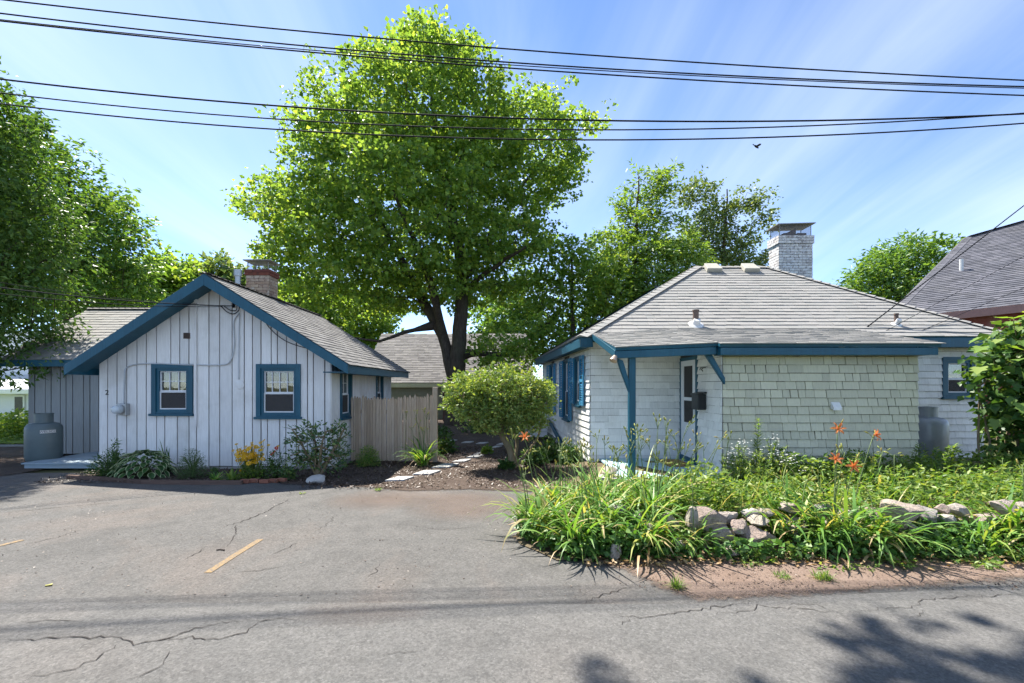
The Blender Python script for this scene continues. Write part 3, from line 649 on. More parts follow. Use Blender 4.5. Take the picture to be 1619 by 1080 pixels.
# wing set back on the left
WX0, WYF = -10.87, 10.3
T = wallmap((0, WYF, 0), (1, 0, 0), (0, -1, 0)); board_wall(LC, T, WX0, WL, 0.06, lambda u: 2.2, [], M_wing, 0.17, 8, (), 0.02)
T = wallmap((WX0, WYF, 0), (0, 1, 0), (-1, 0, 0)); board_wall(LC, T, 0, 3.6, 0.06, lambda u: 2.2 + 0.62 * min(u, 3.6 - u), [], M_wing, 0.18, 9, (1.8,))
wf = [(-11.15, 9.95, 2.17), (-7.80, 9.95, 2.17), (RX, 12.1, RZ), (-11.15, 12.1, RZ)]; wb = [(-7.8, 14.25, 2.17), (-11.15, 14.25, 2.17), (-11.15, 12.1, RZ), (RX, 12.1, RZ)]
m = MB(); slab(m, wf); slab(m, wb); wr_ = m.build('wing_roof', M_blue, LC)
m = MB(); roof_tabs(m, wf, 0.14, seed=14); roof_tabs(m, wb, 0.14, seed=15); caps(m, (-11.15, 12.1, RZ), (-6, 12.1, RZ), (0, 0, 1)); m.build('shingles', M_roofR, wr_, kind='stuff')
fascia(LC, (-11.15, 9.96, 2.09), (-8.1, 9.96, 2.09), 0.03, 0.14)
for a, b in (((9.95, 2.17), (12.1, RZ)), ((14.25, 2.17), (12.1, RZ))):
    m = MB(); m.prism([(-11.15, a[0], a[1] - 0.17), (-11.15, b[0], b[1] - 0.19), (-11.15, b[0], b[1] - 0.01), (-11.15, a[0], a[1] - 0.01)], (0.03, 0, 0)); m.build('rake_board', M_blue, LC)
# small things on the facade
m = MB(); T2 = wallmap((0, WY, 0), (1, 0, 0), (0, -1, 0)); x, z = (296 - CX) * WY / F, H + (610 - 531) * WY / F
m.T = T2; m.box(x - 0.06, x + 0.06, 0.0, 0.02, z - 0.055, z + 0.055); v = m.build('gable_vent', M_rust, LC)
for i in range(4):
    m = MB(T2); m.box(x - 0.05, x + 0.05, 0.02, 0.03, z - 0.045 + i * 0.025, z - 0.033 + i * 0.025); m.build('louvre', M_gap, v)
p = Vector(((170 - CX) * WY / F, WY - 0.012, H - (621 - 610) * WY / F))
text_obj('house_number', '2', 0.135, M_black, LC, Matrix.Translation(p) @ Matrix.Rotation(math.radians(90), 4, 'X'), 0.006)
m = MB(); xx = (311 - CX) * WY / F; m.box(xx - 0.022, xx + 0.022, WY - 0.05, WY - 0.013, H - (675 - 610) * WY / F, H + (610 - 463) * WY / F); m.build('conduit', M_board, LC, bevel=0.006)
def wall_cable(name, px, r, mat, d=0.03, parent=LC):
    m = MB(); P = [Vector(((a - CX) * WY / F, WY - d, H - (b - 610) * WY / F)) for a, b in px]; out = []
    for i in range(len(P) - 1):
        p0, p1, p2, p3 = P[max(i-1, 0)], P[i], P[i+1], P[min(i+2, len(P)-1)]
        for j in range(6):
            t = j / 6; out.append(0.5 * ((2*p1) + (p2 - p0)*t + (2*p0 - 5*p1 + 4*p2 - p3)*t*t + (3*p1 - p0 - 3*p2 + p3)*t**3))
    out.append(P[-1]); m.tube(out, r, 6); return m.build(name, mat, parent, smooth=True)
wall_cable('wall_cable', [(198, 640), (199, 600), (204, 580), (240, 575), (300, 577), (352, 577), (366, 570), (372, 545), (371, 510), (380, 495)], 0.012, M_wire_w)
wall_cable('wall_cable', [(380, 497), (379, 540), (379, 600)], 0.009, M_wire_w)
wall_cable('drip_loop', [(352, 484), (362, 494), (373, 497), (381, 490), (380, 478)], 0.009, M_rubber, 0.06)
wall_cable('drip_loop', [(356, 484), (366, 491), (376, 491), (377, 480)], 0.008, M_rubber, 0.05)
wall_cable('wall_cable', [(415, 500), (428, 520), (450, 538), (475, 548), (500, 553)], 0.007, M_rubber, 0.02)
wall_cable('drip_loop', [(371, 478), (371, 487)], 0.02, M_rubber, 0.04)
m = MB(); c = Vector(((380 - CX) * WY / F, WY - 0.012, H)); ax = Matrix.Rotation(math.radians(90), 3, 'X')
m.lathe([(0.085, 0), (0.085, 0.012), (0.06, 0.02), (0.02, 0.022)], (c.x, c.y, H + 0.02), 20, ax); m.build('round_cover', M_board, LC, autos=40)
mt = thing('electric_meter', 'round glass electric meter on the board wall near number 2', 'electric meter', ((197 - CX) * WY / F, WY - 0.02, 1.2))
x, z = (199 - CX) * WY / F, H - (647 - 610) * WY / F
m = MB(); m.box(x - 0.09, x + 0.09, WY - 0.11, WY - 0.012, z - 0.11, z + 0.11); m.build('meter_box', M_metal, mt, bevel=0.01)
m = MB(); m.lathe([(0.085, 0), (0.085, 0.05), (0.075, 0.11), (0.05, 0.13), (0.01, 0.135)], (x - 0.02, WY - 0.11, z), 22, ax); m.build('glass_dome', plain('meter_glass', (0.55, 0.6, 0.65), 0.15, 0, 0.6), mt, autos=30)
m = MB(); m.lathe([(0.095, 0), (0.095, 0.025), (0.07, 0.025)], (x - 0.02, WY - 0.11, z), 22, ax); m.build('meter_ring', M_metal, mt, autos=30)
dk = thing('entry_step', 'low grey blue wooden step in the corner beside the tank', 'step', (-8.6, 9.5, 0))
for i in range(9):
    y = 8.72 + i * 0.168; m = MB(); m.box(-9.35, -7.88, y, y + 0.16, 0.095, 0.12); m.build('plank', M_deckl, dk)
m = MB(); m.box(-9.31, -7.9, 8.745, 8.775, 0.014, 0.094); m.build('riser', M_deckl, dk)
m = MB(); m.box(-9.31, -9.28, 8.776, 10.2, 0.014, 0.094); m.build('riser', M_deckl, dk)

# ------------------------------------------------------------------ gas tanks
def tank(name, label, c, r, h, mat, collar, label_txt=None):
    t = thing(name, label, 'gas tank', c); cz = 0.06
    prof = [(r * 0.55, 0), (r * 0.9, 0.03), (r, 0.10), (r, h - 0.14), (r * 0.96, h - 0.08), (r * 0.82, h - 0.03), (r * 0.5, h - 0.005), (0.02, h)]
    m = MB(); m.lathe(prof, (0, 0, cz), 40); m.build('shell', mat, t, local=True, autos=35)
    m = MB(); m.lathe([(r * 0.62, 0), (r * 0.62, 0.10), (r * 0.58, 0.10), (r * 0.58, 0)], (0, 0, 0), 30); m.build('foot_ring', mat, t, local=True, autos=35)
    m = MB(); rc = r * 0.50; n = 30
    for k in range(n):                                                     # collar with an opening at the back
        a0, a1 = 2 * math.pi * k / n, 2 * math.pi * (k + 1) / n
        if 0.35 * math.pi < a0 < 0.62 * math.pi: continue
        q = [(rc * math.cos(a0), rc * math.sin(a0)), (rc * math.cos(a1), rc * math.sin(a1)), ((rc - .012) * math.cos(a1), (rc - .012) * math.sin(a1)), ((rc - .012) * math.cos(a0), (rc - .012) * math.sin(a0))]
        m.prism([(x, y, cz + h - 0.06) for x, y in q], (0, 0, collar + 0.06))
    m.build('valve_collar', mat, t, local=True)
    m = MB(); m.tube([(0, 0, cz + h - 0.01), (0, 0, cz + h + 0.1)], 0.03, 10); m.tube([(-0.05, 0, cz + h + 0.1), (0.05, 0, cz + h + 0.1)], 0.025, 8); m.build('valve', M_rust, t, local=True)
    m = MB(); m.lathe([(rc * 1.06, 0), (rc * 1.06, 0.02), (rc * 0.97, 0.02), (rc * 0.97, 0)], (0, 0, cz + h + collar - 0.01), 30); m.build('collar_rim', mat, t, local=True, autos=35)
    return t
TL = tank('gas_tank', 'squat blue grey gas tank beside the low wooden step', (-9.50, 9.30, 0.0), 0.285, 0.80, M_tankg, 0.17)
def tank_label(t, r, z, a0, a1, h):
    m = MB(); n = 8; V = []
    for i in range(n + 1):
        a = math.radians(a0 + (a1 - a0) * i / n); V += [((r + .004) * math.cos(a), (r + .004) * math.sin(a), z - h/2), ((r + .004) * math.cos(a), (r + .004) * math.sin(a), z + h/2)]
    m.add(V, [(2*i, 2*i+2, 2*i+3, 2*i+1) for i in range(n)]); s = m.build('label', M_lead, t, local=True)
    c = bpy.data.curves.new('lettering', 'FONT'); c.body = 'WELSCO'; c.size = h * 0.95; c.extrude = 0.0; c.align_x = 'CENTER'; c.align_y = 'CENTER'
    o = bpy.data.objects.new('lettering', c); COL.objects.link(o); bpy.context.view_layer.update()
    me = bpy.data.meshes.new_from_object(o.evaluated_get(bpy.context.evaluated_depsgraph_get())); bpy.data.objects.remove(o)
    am = math.radians((a0 + a1) / 2); rr_ = r + 0.008
    for v in me.vertices:
        x, y = v.co.x * 1.15, v.co.y; a = am + x / rr_; v.co = (rr_ * math.cos(a), rr_ * math.sin(a), z + y)
    link_mesh('lettering', me, M_black, s, local=True)
tank_label(TL, 0.285, 0.68, -56, -8, 0.06)
tank('gas_tank', 'upright silver grey gas tank behind the shingled corner', (7.61, 8.28, 0.12), 0.285, 0.86, M_tanks, 0.17)

# ------------------------------------------------------------------ the shingled cottage on the right
RC = thing('shingle_cottage', 'white shingled cottage with blue trim, hip roof and corner porch', 'cottage', (5.0, 10.5, 0))
wedge_me = {}
def wedge_mesh(mat):
    if mat.name not in wedge_me:
        me = bpy.data.meshes.new('shingle'); me.from_pydata([(0, 0, 0), (1, 0, 0), (1, 0.027, 0), (0, 0.027, 0), (0, 0, 1), (1, 0, 1), (1, 0.005, 1), (0, 0.005, 1)], [],
            [(0, 1, 2, 3), (4, 7, 6, 5), (3, 2, 6, 7), (0, 3, 7, 4), (1, 5, 6, 2), (0, 4, 5, 1)]); me.materials.append(mat); wedge_me[mat.name] = me
    return wedge_me[mat.name]
def shingle_wall(parent, O, udir, ndir, L, z0, z1, openings, mat, single, seed, expo=0.127, wr=(0.12, 0.31), zt=None):
    rr = random.Random(seed); T = wallmap(O, udir, ndir); u = Vector(udir).normalized(); n = Vector(ndir).normalized()
    core = MB()
    for (a, b, zl, z_) in wall_pieces(0, L, z0, zt or (lambda q: z1), openings): panel(core, a, b, zl, z_, -0.12, -0.001)
    core.v = [tuple(T(Vector(p))) for p in core.v]; wall = core.build('wall', M_gap, parent)
    joined = MB(T); z = z0
    while z < z1 - 0.02:
        hh = min(expo - (0.0065 if single else 0.0045), z1 - z)  # dark core bared between courses stands in for their shadow lines
        spans = [(0, L)]
        for (a, b, c, d) in openings:
            if c < z + expo and d > z: spans = [s for (p, q) in spans for s in ((p, min(q, a)), (max(p, b), q)) if s[1] - s[0] > 0.01]
        for (p, q) in spans:
            x = p - rr.random() * 0.15
            while x < q:
                w = rr.uniform(*wr); a, b = max(x, p), min(x + w, q); x += w
                if b - a < 0.015: continue
                gg = rr.choice((0.0012, 0.002, 0.004, 0.0065)) if single else rr.choice((0.0006, 0.001, 0.002)); a += gg; b -= gg; dz = rr.uniform(-0.002, 0.002) if z > z0 else 0; off = rr.uniform(0, 0.003)
                if single:
                    o = bpy.data.objects.new('shingle', wedge_mesh(mat)); COL.objects.link(o); put(o, wall)
                    o.matrix_basis = Matrix((( u.x * (b - a), n.x, 0, 0), (u.y * (b - a), n.y, 0, 0), (0, 0, hh, 0), (0, 0, 0, 1)))
                    o.matrix_basis.translation = T(Vector((a, 0.001 + off, z + dz)))
                else:
                    t0 = 0.027 + off
                    joined.add([(a, 0, z + dz), (b, 0, z + dz), (b, t0, z + dz), (a, t0, z + dz), (a, 0.001, z + dz + hh), (b, 0.001, z + dz + hh), (b, 0.005 + off, z + dz + hh), (a, 0.005 + off, z + dz + hh)],
                               [(0, 1, 2, 3), (3, 2, 6, 7), (0, 3, 7, 4), (1, 5, 6, 2)])
        z += expo
    if not single: joined.build('shingles', mat, wall, kind='stuff')
    return wall
BX0, BX1, BY, WYM = 3.28, 6.28, 7.0, 8.7
shingle_wall(RC, (BX0, BY, 0), (1, 0, 0), (0, -1, 0), BX1 - BX0, 0.02, 2.14, [], M_shing2, True, 31, wr=(0.09, 0.26))
door_o = (0.90, 1.69, 0.22, 2.12)
shingle_wall(RC, (BX0, BY + 0.004, 0), (0, 1, 0), (-1, 0, 0), WYM - BY, 0.02, 2.2, [door_o], M_shing, False, 32)
shingle_wall(RC, (BX1, BY + 0.004, 0), (0, 1, 0), (1, 0, 0), WYM - BY, 0.02, 2.2, [], M_shing, False, 33)
shingle_wall(RC, (1.552, WYM, 0), (1, 0, 0), (0, -1, 0), BX0 - 1.56, 0.15, 2.45, [], M_shing, False, 34)
rw = (8.33 - BX1, 8.80 - BX1, 1.42, 2.08)
shingle_wall(RC, (BX1, WYM, 0), (1, 0, 0), (0, -1, 0), 9.0 - BX1, 0.10, 2.46, [rw], M_shing, False, 35)
window(RC, wallmap((BX1, WYM, 0), (1, 0, 0), (0, -1, 0)), *rw, muntins=1, trim=0.07)
lu = Vector((-0.0566, 1, 0)).normalized(); ln = Vector((-lu.y, lu.x, 0)); 
if ln.x > 0: ln = -ln
Ol = Vector((1.55, WYM, 0)); LW = 6.9
def lpy(px): return (2.043 / ((px - CX) / F + 0.0567) - WYM) / lu.y
wins = [(lpy(919), lpy(911), 1.22, 2.18), (lpy(901), lpy(893), 0.82, 2.2), (lpy(877), lpy(872), 0.85, 2.2)]
shingle_wall(RC, Ol, lu, ln, LW, 0.15, 2.45, wins, M_shing, False, 36)
TLw = wallmap(Ol, lu, ln)
def shutter(parent, T, ua, ub, z0, z1, swing, hinge):
    """louvred shutter hinged at hinge, opened a little off the wall"""
    m = MB(); w = abs(ub - ua); s = 1 if ub > ua else -1
    def P(p): return T(Vector((ua + s * p.x * math.cos(swing), 0.03 + p.x * math.sin(swing) + p.y, p.z)))
    m.T = P; st = 0.05
    m.box(0, st, 0, 0.03, z0, z1); m.box(w - st, w, 0, 0.03, z0, z1)
    for a, b in ((z0, z0 + 0.07), (z1 - 0.07, z1), ((z0 + z1) / 2 - 0.03, (z0 + z1) / 2 + 0.03)): m.box(st, w - st, 0, 0.03, a, b)
    o = m.build('shutter', M_shutter, parent)
    m = MB(); m.T = P; k = int((z1 - z0 - 0.2) / 0.045)
    for i in range(k):
        z = z0 + 0.08 + i * (z1 - z0 - 0.16) / k
        if abs(z - (z0 + z1) / 2) < 0.05: continue
        m.add([(st, 0.004, z + 0.03), (w - st, 0.004, z + 0.03), (w - st, 0.026, z), (st, 0.026, z)], [(0, 1, 2, 3)])
    m.build('louvres', M_shutter, o, kind='stuff')
for i, (a, b, c, d) in enumerate(wins):
    window(RC, TLw, a, b, c, d, trim=0.05, muntins=2 if i else 2, depth=0.08)
    shutter(RC, TLw, a - 0.05, a - 0.05 - [0.42, 0.40, 0.38][i], c - 0.02, d + 0.03, 0.04, 0); shutter(RC, TLw, b + 0.05, b + 0.05 + [0.30, 0.38, 0.5][i], c - 0.02, d + 0.03, 0.04, 0)
m = MB(TLw); m.box(lpy(888), LW, 0.02, 0.05, 0.05, 0.14); m.box(0, LW, -0.1, 0.004, -0.05, 0.148); m.build('foundation', M_conc, RC)
m = MB(); m.box(1.56, BX0 - 0.01, WYM - 0.003, WYM + 0.1, -0.05, 0.148); m.build('foundation', M_conc, RC)
bkl = TLw(Vector((LW, 0, 0)))
m = MB(); m.box(bkl.x, 9.0, bkl.y - 0.1, bkl.y, 0, 2.45); m.build('rear_wall', M_shing, RC)
m = MB(); m.box(8.98, 9.08, WYM + 0.004, bkl.y, 0, 2.45); m.build('side_wall', M_shing, RC)
# roofs
EY, EZ, AX0, AX1, AY, AZ = 8.3, 2.5, 4.5, 6.2, 11.0, 4.47
cFL, cFR, cBL, cBR = (1.3, EY, EZ), (9.3, EY, EZ), (0.9, 15.9, EZ), (9.1, 15.9, EZ); a0, a1, a2, a3 = (AX0, AY, AZ), (AX1, AY, AZ), (AX1 - .2, 13.5, AZ), (AX0 - .2, 13.5, AZ)
planes = [[cFL, cFR, a1, a0], [cFR, cBR, a2, a1], [cBR, cBL, a3, a2], [cBL, cFL, a0, a3]]
m = MB()
for P in planes: slab(m, P, 0.05)
m.prism([Vector(p) - Z3 * 0.05 for p in (a0, a1, a2, a3)], (0, 0, 0.049)); rf = m.build('roof', M_blue, RC)
m = MB()
for i, P in enumerate(planes): roof_tabs(m, P, 0.14, (0.12, 0.30), 0.015, 41 + i)
caps(m, a0, a1, (0, -.2, 1), 0.26); caps(m, cFL, a0, (-.55, -.55, 1), 0.3); caps(m, cFR, a1, (.55, -.55, 1), 0.26); caps(m, cBL, a3, (-.5, .5, 1), 0.26)
m.build('shingles', M_roofR, rf, kind='stuff')
BRY = 8.5; BRZ = EZ + (AZ - EZ) * (BRY - EY) / (AY - EY) + 0.012
ext1 = [(3.10, 6.70, 2.22), (6.36, 6.70, 2.22), (6.36, BRY, BRZ), (3.10, BRY, BRZ)]
ext2 = [(1.585, 6.78, 2.17), (3.10, 6.78, 2.235), (3.10, BRY, BRZ), (1.50, BRY, BRZ - 0.0687)]
m = MB(); slab(m, ext1, 0.045); slab(m, ext2, 0.045); er = m.build('porch_roof', M_blue, RC)
m = MB(); roof_tabs(m, [(3.10, 6.67, 2.215), (6.40, 6.67, 2.215), (6.36, BRY, BRZ), (3.10, BRY, BRZ)], 0.135, (0.11, 0.27), 0.014, 51); roof_tabs(m, ext2, 0.135, (0.11, 0.27), 0.014, 52); m.build('shingles', M_roofR, er, kind='stuff')
m = MB(); m.prism([(3.12, 6.715, 2.055), (6.33, 6.715, 2.055), (6.33, 6.715, 2.165), (3.12, 6.715, 2.165)], (0, 0.03, 0)); m.build('fascia', M_blue, RC, bevel=0.004)
m = MB(); m.prism([(6.30, 6.75, 2.055), (6.30, 8.29, 2.35), (6.30, 8.29, 2.5), (6.30, 6.75, 2.165)], (0.03, 0, 0)); m.build('rake_board', M_blue, RC)
m = MB(); m.prism([(3.12, 6.75, 2.055), (3.12, 6.94, 2.055), (3.12, 6.94, 2.20), (3.12, 6.75, 2.165)], (0.03, 0, 0)); m.build('rake_board', M_blue, RC)
m = MB(); m.box(3.15, 6.30, 6.745, 6.998, 2.06, 2.07); m.build('soffit', M_blue, RC)
m = MB(); m.prism([(1.60, 6.80, 2.01), (3.10, 6.80, 2.07), (3.10, 6.80, 2.185), (1.60, 6.80, 2.12)], (0, 0.10, 0)); m.build('porch_beam', M_blue, RC, bevel=0.006)
m = MB(); m.prism([(1.575, 6.80, 2.02), (1.50, 8.49, 2.50), (1.50, 8.49, 2.605), (1.575, 6.80, 2.125)], (0.028, 0, 0)); m.build('rake_board', M_blue, RC, bevel=0.003)
m = MB(); m.prism([(1.62, 6.92, 2.10), (3.27, 6.92, 2.16), (3.27, 8.69, 2.46), (1.62, 8.69, 2.46)], (0, 0, 0.02)); m.build('porch_ceiling', M_shing, RC)
fl = Vector(cFL); fascia(RC, (1.32, EY - 0.0, EZ - 0.11), (0.93, 15.8, EZ - 0.11), 0.03, 0.17); fascia(RC, (1.335, EY + 0.02, EZ - 0.11), (1.53, EY + 0.02, EZ - 0.11), 0.03, 0.17); fascia(RC, (6.37, EY + 0.02, EZ - 0.11), (9.27, EY + 0.02, EZ - 0.11), 0.03, 0.17); fascia(RC, (9.27, EY + 0.05, EZ - 0.11), (9.1, 15.8, EZ - 0.11), 0.03, 0.17)
m = MB(); m.prism([(1.335, EY + 0.04, EZ - 0.17), (1.53, EY + 0.04, EZ - 0.17), (1.53, WYM, EZ - 0.17), (1.56, WYM, EZ - 0.17), (1.17, 15.6, EZ - 0.17), (0.95, 15.6, EZ - 0.17)], (0, 0, 0.02)); m.build('soffit', M_blue, RC)
m = MB(); m.box(6.4, 9.25, EY + 0.04, WYM, EZ - 0.18, EZ - 0.16); m.build('soffit', M_blue, RC)
ch = chimney(RC, 7.11, 8.0, 12.0, 12.47, 2.9, 5.57, (M_brickw, M_brickw), 0.26, seed=5); chimney_cap(ch, 7.11, 8.0, 12.0, 12.47, 5.57, 0.27, 0.03)
m = MB(); m.box(7.3, 7.62, 12.1, 12.38, 5.55, 5.66); m.prism([(7.36, 12.1, 5.66), (7.62, 12.1, 5.66), (7.62, 12.1, 5.78)], (0, 0.26, 0)); m.box(7.66, 7.9, 12.1, 12.38, 5.55, 5.66); m.build('flue_tile', M_rust, ch)
rn = Vector((0, -(AZ - EZ), AY - EY)).normalized(); rup = Vector((0, AY - EY, AZ - EZ)).normalized()
def on_front(px, py):
    d = Vector(((px - CX) / F, 1, -(py - CY) / F)); o = Vector((0, 0, H)); P0 = Vector(cFL); return o + d * ((P0 - o).dot(rn) / d.dot(rn))
for px in (1128, 1187):
    p = on_front(px, 430); m = MB(); a = p + rup * -0.05
    m.prism([a + Vector((-.18, 0, 0)) + rn * .012, a + Vector((.18, 0, 0)) + rn * .012, a + Vector((.15, 0, 0)) + rup * 0.32 + rn * .012, a + Vector((-.15, 0, 0)) + rup * 0.32 + rn * .012], rn * 0.10); m.build('roof_vent', plain('vent_beige', (0.42, 0.40, 0.34), 0.6), RC, bevel=0.01)
for px, py, hh, r in ((1100, 514, 0.29, 0.055), (1417, 514, 0.22, 0.035)):
    p = on_front(px, py); m = MB(); m.tube([p - Z3 * 0.1, p + Z3 * hh], r, 14); m.lathe([(r * 1.15, hh - .03), (r * 1.15, hh), (r, hh)], p, 14); o = m.build('vent_pipe', M_rust, RC, autos=40)
    m = MB(); ax2 = rn.to_track_quat('Z', 'Y').to_matrix(); m.lathe([(r * 2.6, 0.012), (r * 2.4, 0.022), (r * 1.4, 0.03), (r * 1.15, 0.12)], p, 18, ax2); m.build('flashing', M_lead, o, autos=40)
# porch
m = MB(); m.box(1.81, 1.91, 6.86, 6.96, 0.22, 2.04); m.build('porch_post', M_blue, RC, bevel=0.008)
m = MB(); m.prism([(1.81, 6.87, 1.50), (1.81, 6.87, 1.68), (1.72, 6.87, 1.98), (1.63, 6.87, 2.02), (1.68, 6.87, 1.85)], (0, 0.08, 0)); m.build('bracket', M_blue, RC, bevel=0.006)
m = MB(); m.prism([(3.275, 6.90, 1.62), (3.275, 6.90, 1.72), (3.08, 6.90, 2.07), (2.98, 6.90, 2.07)], (0, 0.07, 0)); m.build('bracket', M_blue, RC, bevel=0.006)
dk = thing('porch_deck', 'pale cyan painted porch deck at the white door', 'porch deck', (2.6, 7.5, 0))
for i in range(10):
    x = 1.72 + i * 0.153; m = MB(); m.box(x, x + 0.148, 6.50, 8.68, 0.185, 0.22); m.build('plank', M_deck, dk)
m = MB(); m.box(1.74, 3.24, 6.53, 6.56, 0.0, 0.184); m.box(1.74, 1.77, 6.561, 8.6, 0.0, 0.184); m.box(3.21, 3.24, 6.561, 6.99, 0.0, 0.184); m.build('skirt', M_deckl, dk)
mat_o = MB(); mat_o.box(2.72, 3.14, 7.75, 8.45, 0.222, 0.24); tag(mat_o.build('doormat', M_mat, None, bevel=0.004), 'tan coir doormat lying before the white porch door', 'doormat')
# door on the side of the projecting room
TD = wallmap((BX0, BY, 0), (0, 1, 0), (-1, 0, 0))
m = MB(TD); a, b, c, d = door_o; t = 0.06
m.box(a - 0.01, a + t, -0.08, 0.03, c - 0.02, d); m.box(b - t, b + 0.012, -0.08, 0.03, c - 0.02, d); m.box(a + t, b - t, -0.08, 0.029, d - t, d); m.box(a + t, b - t, -0.08, 0.05, c - 0.02, c + 0.09); fr = m.build('door_frame', M_blue, RC)
a, b, c, d = a + t, b - t, c + 0.09, d - t; m = MB(TD); e = 0.13; md = c + (d - c) * 0.60
for (p, q, r_, s_) in ((a, a + e, c, d), (b - e, b, c, d), (a + e, b - e, d - 0.10, d), (a + e, b - e, c, c + 0.62), (a + e, b - e, md - 0.03, md + 0.03)): m.box(p, q, -0.03, 0.024, r_, s_)
dr = m.build('door', M_white, RC)
for (r_, s_) in ((c + 0.62, md - 0.03), (md + 0.03, d - 0.10)):
    g = MB(TD); g.box(a + e, b - e, 0.004, 0.008, r_, s_); g.build('pane', M_glass, dr); g = MB(TD); g.box(a + e, b - e, 0.012, 0.014, r_, s_); g.build('insect_screen', M_screen, dr)
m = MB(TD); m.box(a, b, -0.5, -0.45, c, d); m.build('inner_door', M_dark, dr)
m = MB(TD); m.tube([(a + 0.05, 0.0, 1.22), (a + 0.05, 0.06, 1.22), (a + 0.05, 0.06, 1.05), (a + 0.05, 0.0, 1.05)], 0.012, 6); m.box(a + 0.03, a + 0.075, -0.004, 0.012, 1.0, 1.26); m.build('handle', M_black, dr)
mbx = thing('mailbox', 'black wall mailbox beside the white porch door', 'mailbox', (BX0 - 0.09, 7.68, 1.2))
m = MB(TD); m.box(0.52, 0.80, 0.022, 0.16, 1.20, 1.46); m.build('box', M_black, mbx, bevel=0.01)
m = MB(TD); m.prism([(0.51, 0.021, 1.475), (0.51, 0.021, 1.50), (0.51, 0.175, 1.47), (0.51, 0.175, 1.44)], (0.30, 0, 0)); m.build('lid', M_black, mbx)
m = MB(TD); m.tube([(0.55, 0.02, 1.90), (0.55, 0.07, 1.90), (0.55, 0.09, 1.87), (0.55, 0.07, 1.84)], 0.008, 5); m.tube([(0.62, 0.02, 1.90), (0.62, 0.08, 1.9), (0.62, 0.09, 1.86)], 0.008, 5); m.tube([(0.05, 0.024, 1.905), (0.3, 0.035, 1.885), (0.55, 0.03, 1.90)], 0.004, 4); m.build('wall_hook', M_black, RC)
m = MB(); x, z = 4.99, 1.29; m.prism([(x - .065, 6.978, z + .06), (x + .065, 6.978, z + .06), (x + .065, 6.978, z - .05), (x - .065, 6.978, z - .05)], (0, -0.01, 0)); m.prism([(x - .06, 6.966, z + .055), (x - .06, 6.966, z - .04), (x - .075, 6.90, z - .06), (x - .065, 6.91, z - .02)], (0.125, 0, 0)); m.build('vent_hood', M_shing, RC)
fl = thing('flood_light', 'small copper flood lamp under the porch roof corner', 'lamp', (1.57, 6.85, 2.02))
q = Vector((-0.45, -0.35, -0.82)).normalized().to_track_quat('Z', 'Y').to_matrix()
m = MB(); m.tube([(1.62, 6.84, 2.10), (1.59, 6.82, 2.05)], 0.018, 8); m.build('socket', M_metal, fl)
m = MB(); m.lathe([(0.02, 0), (0.03, 0.02), (0.055, 0.09), (0.058, 0.11), (0.03, 0.118)], (1.60, 6.83, 2.06), 16, q); m.build('bulb', plain('copper_bulb', (0.5, 0.36, 0.28), 0.3, 0.2), fl, autos=40)
# back steps at the far end of the left wall
bs = thing('back_steps', 'white wooden back landing with blue stair side', 'steps', (0.8, 13.6, 0))
for i in range(3):
    m = MB(); m.box(0.25, 1.12, 13.35, 13.38, 0.10 + i * 0.17, 0.26 + i * 0.17); m.build('plank', M_white, bs)
m = MB(); m.box(0.22, 1.14, 13.30, 14.5, 0.62, 0.66); m.build('landing', M_white, bs)
m = MB(); m.prism([(1.16, 13.3, 0.62), (1.16, 13.3, 0.50), (1.32, 11.6, 0.02), (1.32, 11.6, 0.2)], (0.03, 0, 0)); m.build('stringer', M_blue, bs)

# ------------------------------------------------------------------ neighbours
GA = thing('garage', 'low olive sided building with mauve grey roof behind the fence', 'building', (-2.8, 24, 0))
P = [(-7.2, 22, 1.75), (1.2, 22, 1.75), (1.2, 25.6, 4.45), (-7.2, 25.6, 4.45)]; Pb = [(1.2, 29.2, 1.75), (-7.2, 29.2, 1.75), (-7.2, 25.6, 4.45), (1.2, 25.6, 4.45)]
m = MB(); slab(m, P, 0.08); slab(m, Pb, 0.08); rf = m.build('roof', M_cream, GA); m = MB(); roof_tabs(m, P, 0.16, (0.2, 0.45), 0.015, 61); roof_tabs(m, Pb, 0.3, (0.5, 1), 0.015, 62); m.build('shingles', M_roofG, rf, kind='stuff')
fascia(GA, (-7.2, 21.99, 1.62), (1.2, 21.99, 1.62), 0.04, 0.2, M_cream)
k = 0; z = -0.02
wl = MB(); wl.box(-7, 1, 22.35, 29, -0.05, 1.70); wl = wl.build('wall', M_olive, GA)
while z < 1.5:
    m = MB(); m.prism([(-7.0, 22.34, z), (-7.0, 22.31, z), (-7.0, 22.338, z + 0.2), (-7.0, 22.345, z + 0.2)], (8.0, 0, 0)); m.build('clapboard', M_olive, wl); z += 0.19
WH = thing('white_house', 'white clapboard house far left beyond the lawn', 'house', (-26, 24, 0))
m = MB(); m.box(-34, -21.0, 22, 30, -0.05, 1.35); wl = m.build('wall', M_white, WH)
z = 0.0
while z < 1.25:
    m = MB(); m.prism([(-34, 21.998, z), (-34, 21.96, z), (-34, 21.985, z + 0.15), (-34, 21.998, z + 0.15)], (13.0, 0, 0)); m.build('clapboard', M_white, wl); z += 0.14
m = MB(); m.prism([(-34.5, 21.5, 1.38), (-20.7, 21.5, 1.38), (-20.7, 25, 2.15), (-34.5, 25, 2.15)], (0, 0, 0.06)); m.build('roof', plain('pale_roof', (0.5, 0.52, 0.55), 0.8), WH)
m = MB(); m.box(-34.5, -20.7, 21.46, 21.5, 1.22, 1.40); m.build('fascia', M_white, WH); m = MB(); m.box(-34, -22.5, 25, 30, 1.9, 4.6); m.build('upper_wall', M_white, WH)
